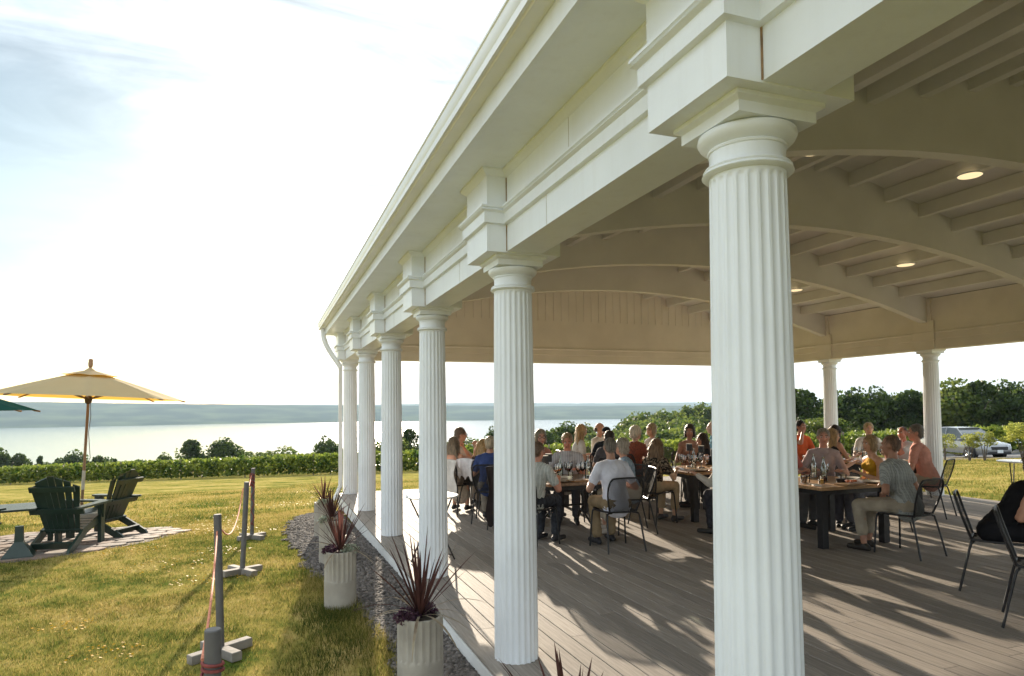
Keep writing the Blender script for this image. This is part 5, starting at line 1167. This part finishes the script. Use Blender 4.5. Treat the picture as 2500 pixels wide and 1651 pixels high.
    # build
    p = remesh('person', body, skin(skinc), None, vox); p.location = org; p.rotation_euler.z = -a; tag(p, label, 'person', 'seated diners')
    if len(shirt.v): remesh('shirt' if not bareback else 'top', shirt, fabric(*top), p, vox*1.1, 3)
    if len(trs.v): remesh({'trousers': 'trousers', 'shorts': 'shorts', 'skirt': 'skirt', 'crop': 'trousers'}[legs], trs, fabric(*bottom), p, vox*1.1, 3)
    if len(hr.v): remesh('hair' if hair != 'cap' else 'cap', hr, hairmat(hairc) if hair != 'cap' else fabric(hairc, 'plain', None), p, vox*.9, 2)
    sm_ = P(f'shoe_{len(FB)}_{len(pending)}', shoes, rough=.6)
    for S_ in (shL, shR): remesh('shoe', S_, sm_, p, .012, 2)
    if collar:
        cb = MB(); n = 14
        for j in range(2): pass
        r1, r2 = .066, .082
        cb.loft([[nb+Vector((r1*math.cos(2*PI*i/n), r1*math.sin(2*PI*i/n)*.95+.004, .018)) for i in range(n)], [nb+Vector((r2*math.cos(2*PI*i/n), r2*math.sin(2*PI*i/n)*.95+.008, -.022)) for i in range(n)], [nb+Vector((r2*1.12*math.cos(2*PI*i/n), r2*1.15*math.sin(2*PI*i/n)+.010, -.048)) for i in range(n)]], cap=False)
        ob('collar', cb, fabric(*top), p, fix=False, ang=80)
    for s in (-1, 1):
        c_ = hp((s*.031, .081, .008)); e_ = ob('eye', eye_m, None, p, loc=c_); e_.rotation_euler = Rm.to_euler(); e_.scale = (k, k, k); ob('iris', iris_m, None, e_)
        br = ob('eyebrow', brow_m, None, p, loc=hp((s*.032, .090, .029))); br.rotation_euler = Rm.to_euler()
    mo = ob('mouth', lip_m, None, p, loc=hp((0, .089, -.058))); mo.rotation_euler = Rm.to_euler()
    if specs:
        g_ = MB()
        for s in (-1, 1): g_.tube([hp((s*.033+.023*math.cos(t_), .102, .006+.018*math.sin(t_))) for t_ in np.linspace(0, 2*PI, 15)[:-1]], .0024, 5, closed=True); g_.tube([hp((s*.056, .100, .010)), hp((s*.078, .0, .008))], .0022, 5)
        g_.tube([hp((-.010, .103, .010)), hp((.010, .103, .010))], .0022, 5); ob('spectacles', g_, M_specs, p)
    if not chair_label: chair_label = 'black chair under the '+' '.join(label.split()[:11]).rstrip(',')
    if chair_label:
        chair(org.x, org.y, az, chair_label)
    return p
T_, B_ = 'trousers', None
c_wht = (.72, .72, .75)
person(1489, 1092, 8.1, 3, 'man in white polo seen from behind, khaki trousers, at the middle table', (.46, .25, .17), 'crop', (.22, .19, .16), ((.70, .70, .78), 'plain', None), 'short', ((.27, .20, .12), 'plain', None), T_, (.02, .02, .025), (12, -6), 'edge', 'edge', .14, 'black chair under the man in the white polo', .0105, collar=True, feet=-.02)
person(1314, 1101, 8.3, 55, 'man in dark jeans and dark sneakers half hidden by the second column', (.52, .24, .16), 'short', (.16, .10, .06), ((.34, .36, .33), 'plaid', (.62, .62, .58)), 'short', ((.045, .05, .06), 'denim', None), T_, (.03, .03, .035), (5, -14), 'lap', 'table', .14, 'black chair under the man in dark jeans', .0105)
person(1385, 1077, 9.9, 205, 'man with short sandy hair and grey plaid shirt looking down at the table', (.55, .22, .14), 'short', (.30, .20, .10), ((.28, .27, .29), 'plaid', (.60, .58, .58)), 'short', ((.06, .06, .07), 'plain', None), T_, (.03, .03, .03), (0, -24), 'table', 'edge', .16, 'black chair under the man in the grey plaid shirt', .0115, collar=True)
person(1517, 1090, 9.0, 285, 'woman with grey bob and blue shirt beside the man in the white polo', (.55, .30, .21), 'bob', (.34, .30, .24), ((.26, .34, .42), 'denim', None), 'rolled', ((.62, .56, .46), 'plain', None), 'crop', (.55, .5, .45), (10, -8), 'table', 'lap', .12, 'black chair under the woman in the blue shirt', .0115, True)
person(1320, 1067, 10.6, 170, 'older woman with grey hair and spectacles behind the left table lamps', (.52, .28, .20), 'bob', (.28, .24, .17), ((.40, .20, .15), 'plain', None), 'short', ((.1, .1, .1), 'plain', None), T_, (.03, .03, .03), (20, -5), 'table', 'table', .10, None, .013, True, specs=True)
person(1420, 1052, 12.9, 100, 'woman with long fair hair and white top leaning to the right', (.58, .33, .23), 'long', (.50, .33, .15), ((.66, .62, .56), 'plain', None), 'short', ((.3, .3, .32), 'plain', None), T_, (.04, .04, .04), (0, -18), 'table', 'table', .16, None, .013, True)
person(1465, 1047, 13.6, 150, 'bald man in a white shirt at the farthest table', (.56, .30, .20), 'fringe', (.16, .12, .09), ((.70, .66, .58), 'plain', None), 'long', ((.15, .15, .17), 'plain', None), T_, (.03, .03, .03), (-10, -4), 'table', 'table', .10, None, .013)
person(1480, 1057, 12.5, 40, 'man in a black cap and black shirt seen from behind', (.45, .25, .17), 'cap', (.015, .016, .02), ((.02, .024, .03), 'plain', None), 'short', ((.05, .05, .06), 'plain', None), T_, (.02, .02, .02), (-20, 0), 'table', 'table', .10, None, .013)
person(1489, 1068, 11.2, 25, 'dark haired diner right behind the man in the white polo', (.45, .25, .17), 'short', (.035, .025, .02), ((.10, .10, .11), 'plain', None), 'short', ((.05, .05, .06), 'plain', None), T_, (.02, .02, .02), (25, -4), 'table', 'table', .10, None, .013)
person(1553, 1057, 12.0, 65, 'diner with fluffy white hair and a rust red striped shirt', (.55, .32, .22), 'fluffy', (.66, .60, .48), ((.33, .10, .06), 'pattern', (.20, .07, .05)), 'short', ((.10, .10, .12), 'plain', None), T_, (.03, .03, .03), (12, -4), 'table', 'table', .10, 'black chair under the white haired diner', .0125)
person(1590, 1049, 13.2, 255, 'woman with short fair hair, spectacles and white sleeveless top facing left', (.55, .32, .22), 'bob', (.38, .29, .17), ((.64, .62, .60), 'plain', None), 'none', ((.3, .3, .3), 'plain', None), T_, (.03, .03, .03), (0, -2), 'table', 'table', .10, 'black chair under the woman in the white sleeveless top', .013, True, specs=True)
person(1604, 1089, 9.75, 66, 'woman with very long brown hair and a dark floral top, seen from behind', (.58, .36, .24), 'long', (.20, .12, .06), ((.025, .022, .02), 'pattern', (.26, .20, .14)), 'short', ((.42, .33, .22), 'plain', None), 'crop', (.05, .05, .05), (-5, -10), 'table', 'edge', .12, 'black chair under the woman in the dark floral top', .0105, True, legside=.1)
person(1684, 1053, 11.9, 195, 'woman with dark parted hair in a tan top facing the camera', (.42, .21, .14), 'bob', (.035, .022, .016), ((.40, .22, .15), 'plain', None), 'none', ((.1, .1, .1), 'plain', None), T_, (.03, .03, .03), (25, -8), 'table', 'table', .08, None, .013, True)
person(1714, 1073, 11.2, 290, 'woman with long dark brown hair and black top turned away', (.55, .30, .20), 'long', (.05, .030, .020), ((.03, .03, .035), 'plain', None), 'none', ((.1, .1, .1), 'plain', None), T_, (.03, .03, .03), (0, -6), 'table', 'fold', .10, None, .0125, True)
person(1739, 1044, 13.4, 300, 'bald diner with a teal collar just left of the nearest column', (.62, .42, .34), 'fringe', (.6, .56, .5), ((.02, .15, .24), 'plain', None), 'short', ((.1, .1, .1), 'plain', None), T_, (.03, .03, .03), (0, 0), 'table', 'table', .10, None, .0135, collar=True)
person(1766, 1098, 8.75, 335, 'diner in a pale grey shirt leaning left behind the nearest column', (.50, .28, .2), 'short', (.2, .15, .1), ((.50, .46, .40), 'plain', None), 'long', ((.04, .04, .05), 'denim', None), T_, (.03, .03, .03), (-10, -10), 'out', 'table', .20, 'black chair under the diner in the pale grey shirt', .0115)
person(1109, 1082, 10.9, 42, 'woman with brown grey hair in a beige dress, bare shoulders, far left table', (.56, .28, .18), 'long', (.21, .155, .10), ((.52, .46, .38), 'pattern', (.44, .36, .29)), 'none', ((.50, .43, .35), 'pattern', (.40, .33, .27)), 'skirt', (.03, .03, .03), (10, -4), 'up', 'up', .10, 'black chair under the woman in the beige dress', .0115, True, bareback=True)
person(1125, 1061, 11.6, 92, 'man with short greying hair behind the woman in the beige dress', (.50, .26, .17), 'short', (.17, .12, .08), ((.45, .40, .34), 'plain', None), 'short', ((.2, .17, .14), 'plain', None), T_, (.03, .03, .03), (0, -8), 'table', 'up', .10, None, .013, specs=True)
person(1197, 1083, 10.1, 25, 'diner with short white blond hair in a blue shirt, left of the second column', (.52, .27, .18), 'short', (.50, .42, .30), ((.045, .07, .19), 'plain', None), 'short', ((.25, .22, .18), 'plain', None), T_, (.05, .05, .05), (5, -3), 'table', 'table', .12, 'black chair under the diner in the blue shirt', .0115)
person(1180, 1088, 10.95, 60, 'woman with long blond hair partly behind the diner in the blue shirt', (.56, .32, .22), 'long', (.46, .31, .14), ((.06, .05, .05), 'plain', None), 'none', ((.1, .1, .1), 'plain', None), T_, (.03, .03, .03), (0, -4), 'table', 'table', .10, None, .013, True)
person(2174, 1087, 7.65, 352, 'man with shaved head and grey plaid shirt seen from behind, beige trousers', (.40, .20, .13), 'crop', (.19, .11, .07), ((.23, .24, .23), 'plaid', (.46, .48, .47)), 'short', ((.36, .31, .24), 'plain', None), 'crop', (.03, .025, .02), (-12, -6), 'lap', 'edge', .16, 'black chair under the shaven man in the plaid shirt', .0105, collar=True, legside=-.55, feet=.02)
person(2010, 1067, 9.5, 214, 'smiling grey haired man in a pinkish grey shirt facing the camera', (.60, .30, .22), 'short', (.30, .26, .21), ((.42, .34, .34), 'plain', None), 'long', ((.1, .1, .12), 'plain', None), T_, (.03, .03, .03), (6, -4), 'table', 'out', .08, None, .0105, collar=True)
person(2123, 1083, 9.0, 285, 'woman with wavy blond hair in a strappy mustard yellow top', (.60, .33, .21), 'bob', (.34, .22, .10), ((.58, .32, .03), 'plain', None), 'none', ((.15, .15, .17), 'plain', None), T_, (.03, .03, .03), (-8, -6), 'table', 'lap', .12, None, .0105, True, bareback=True)
person(1926, 1076, 9.4, 165, 'diner in a salmon pink shirt hidden behind the nearest column', (.55, .28, .2), 'short', (.1, .07, .05), ((.60, .20, .16), 'plain', None), 'short', ((.1, .1, .1), 'plain', None), T_, (.03, .03, .03), (0, -4), 'table', 'table', .10, None, .013)
person(1955, 1042, 13.2, 190, 'dark haired diner in a bright orange red shirt right of the nearest column', (.45, .22, .15), 'short', (.02, .016, .014), ((.62, .13, .05), 'plain', None), 'short', ((.1, .1, .1), 'plain', None), T_, (.03, .03, .03), (-15, -4), 'table', 'mouth', .10, None, .013)
person(2033, 1064, 10.7, 110, 'woman with long wavy blond hair behind the smiling man', (.58, .33, .22), 'long', (.40, .27, .12), ((.03, .03, .03), 'plain', None), 'none', ((.1, .1, .1), 'plain', None), T_, (.03, .03, .03), (0, -4), 'table', 'table', .10, None, .013, True)
person(2040, 1054, 11.9, 95, 'woman with long dark hair and bare shoulders behind the smiling man', (.56, .31, .20), 'long', (.025, .016, .013), ((.06, .05, .05), 'plain', None), 'none', ((.1, .1, .1), 'plain', None), T_, (.03, .03, .03), (-5, -4), 'table', 'table', .10, None, .013, True, bareback=True)
person(2121, 1047, 13.0, 212, 'fair haired diner facing the camera above the woman in yellow', (.58, .32, .21), 'short', (.42, .29, .12), ((.60, .58, .54), 'plain', None), 'short', ((.1, .1, .1), 'plain', None), T_, (.03, .03, .03), (0, -8), 'table', 'table', .10, None, .013)
person(2203, 1057, 12.0, 262, 'sunburnt man in profile facing left beside the salmon shirted man', (.52, .20, .13), 'crop', (.14, .08, .05), ((.62, .62, .64), 'plain', None), 'short', ((.1, .1, .1), 'plain', None), T_, (.03, .03, .03), (0, -2), 'chin', 'table', .12, None, .0125)
person(2234, 1056, 10.2, 338, 'grey haired man in a salmon shirt seen from behind at the right table', (.52, .25, .17), 'short', (.16, .135, .11), ((.56, .27, .21), 'plain', None), 'short', ((.38, .33, .26), 'plain', None), T_, (.05, .04, .03), (-28, -4), 'table', 'edge', .16, 'black chair under the man in the salmon shirt', .0105, collar=True)
person(2532, 1130, 5.85, 146, 'woman in a black top at the right frame edge, head out of view', (.56, .29, .19), 'bob', (.1, .07, .05), ((.012, .012, .014), 'plain', None), 'none', ((.015, .015, .018), 'plain', None), T_, (.03, .03, .03), (0, -10), 'table', 'fold', .30, 'black chair under the woman in the black top', .0115, True)
# spare chairs
chair(5.46, 3.39, 146, 'empty black chair cut by the right frame edge, nearest the camera')
chair(3.15, 9.0, 20, 'black chair with a dark jacket over its back, behind the second column')
chair(7.35, 10.35, 200, 'empty black chair above the wine glasses left of the nearest column')
chair(4.05, 10.75, 180, 'black chair against the vineyard, behind the far left table')
# clothes hung over chair backs
def drape(x, y, az, col_, label, wv=.44, drop=(.42, .36), zt=.87):
    a = R(az); mb = MB(); rows = []; prof = []
    for i in range(9): t = i/8; prof.append((-.335-.02*math.sin(t*5)-.03*t, zt-drop[0]*(1-t)))
    prof += [(-.325, zt+.012), (-.295, zt+.014), (-.265, zt)]
    for i in range(1, 6): t = i/5; prof.append((-.262+.04*t, zt-drop[1]*.6*t))
    n = 12; vs = []
    for q, (yy_, zz_) in enumerate(prof):
        for j in range(n+1):
            f = j/n*2-1; w2 = wv/2*(1+.12*math.sin(q*.9)); fold = .014*math.sin(j*2.1+q*.35)+.008*math.sin(j*4.7)
            vs.append((f*w2, yy_-fold, zz_-.02*f*f-(.05*math.sin(j*1.3) if q == 0 else 0)))
    fs = [(q*(n+1)+j, q*(n+1)+j+1, (q+1)*(n+1)+j+1, (q+1)*(n+1)+j) for q in range(len(prof)-1) for j in range(n)]
    me_ = mb.add(vs, fs).mesh('jacket', ang=80, fix=False); me_.materials.append(fabric(col_, 'plain', None)); o = ob('jacket', me_, None, None, (x, y, .002), -a, label=label, cat='jacket', group='clothes over chair backs')
    so_ = o.modifiers.new('t', 'SOLIDIFY'); so_.thickness = .012; ss_ = o.modifiers.new('s', 'SUBSURF'); ss_.levels = 1; ss_.render_levels = 1
drape(3.15, 9.0, 20, (.035, .028, .028), 'long dark jacket hanging over a chair behind the second column', .46, (.78, .40))
_p = px_ray(1109, 1082)*10.9
drape(_p.x-math.sin(R(42))*.10, _p.y-math.cos(R(42))*.10, 42, (.72, .69, .66), 'white jacket draped over the chair of the woman in the beige dress', .50, (.52, .30))
_q = px_ray(1180, 1088)*10.95
drape(_q.x-math.sin(R(60))*.10, _q.y-math.cos(R(60))*.10, 60, (.72, .70, .72), 'small white cloth over the chair back left of the blue shirt', .34, (.30, .25))
# evaluate the remeshed figures once
bpy.context.view_layer.update(); dg = bpy.context.evaluated_depsgraph_get(); done = []
for o in pending: done.append(bpy.data.meshes.new_from_object(o.evaluated_get(dg)))
for o, me_ in zip(pending, done):
    old = o.data; o.modifiers.clear(); o.data = me_; me_.name = o.name
    me_.polygons.foreach_set('use_smooth', [True]*len(me_.polygons))
    base_n = o.name.split('.')[0]; nv = len(me_.vertices)
    if nv and base_n in ('shirt', 'top', 'trousers', 'shorts', 'skirt', 'hair'):
        co = np.empty(nv*3, np.float32); me_.vertices.foreach_get('co', co); co = co.reshape(-1, 3); no = np.empty(nv*3, np.float32); me_.vertices.foreach_get('normal', no); no = no.reshape(-1, 3)
        if base_n != 'hair':                                             # soft creases
            rr2 = np.random.default_rng(nv); h_ = np.zeros(nv)
            for q in range(7):
                dv = rr2.normal(size=3); dv /= np.linalg.norm(dv); fr = 28+55*rr2.random(); wob = rr2.normal(size=3)*9
                h_ += (1-np.abs(np.sin(co @ dv*fr+1.6*np.sin(co @ wob)+rr2.random()*6)))**2*(.9 if q < 4 else .6)
            me_.vertices.foreach_set('co', (co+no*((h_-1.6)*.0030)[:, None]).reshape(-1)); me_.update()
        else:                                                            # loose strands over the mass of hair
            rr2 = np.random.default_rng(nv); top_ = co[:, 2].max(); bot_ = co[:, 2].min(); long_ = (top_-bot_) > .26; n_ = 900 if long_ else 520
            ii = rr2.integers(0, nv, n_); c0 = co[ii]; nn_ = no[ii]; ctr_ = co.mean(0)
            dn = np.tile(np.array([0, 0, -1.0]), (n_, 1))+rr2.normal(size=(n_, 3))*(.16 if long_ else .45); dn -= nn_*(np.sum(dn*nn_, 1)[:, None])*.9; dn /= np.linalg.norm(dn, axis=1)[:, None]+1e-6
            sd_ = np.cross(dn, nn_); sd_ /= np.linalg.norm(sd_, axis=1)[:, None]+1e-6; L_ = (.05+.07*rr2.random(n_) if long_ else .018+.022*rr2.random(n_))[:, None]; wv_ = .0028
            b0 = c0+nn_*.001; m0 = c0+dn*L_*.5+nn_*.005; e0 = c0+dn*L_+nn_*(.006+.008*rr2.random((n_, 1)))
            Q = np.concatenate([np.stack([b0-sd_*wv_, b0+sd_*wv_, m0+sd_*wv_, m0-sd_*wv_], 1), np.stack([m0-sd_*wv_, m0+sd_*wv_, e0+sd_*wv_*.3, e0-sd_*wv_*.3], 1)])
            so2 = ob('hair_strands', grid_mesh('hair_strands', Q), me_.materials[0], o); so2['kind'] = 'stuff'
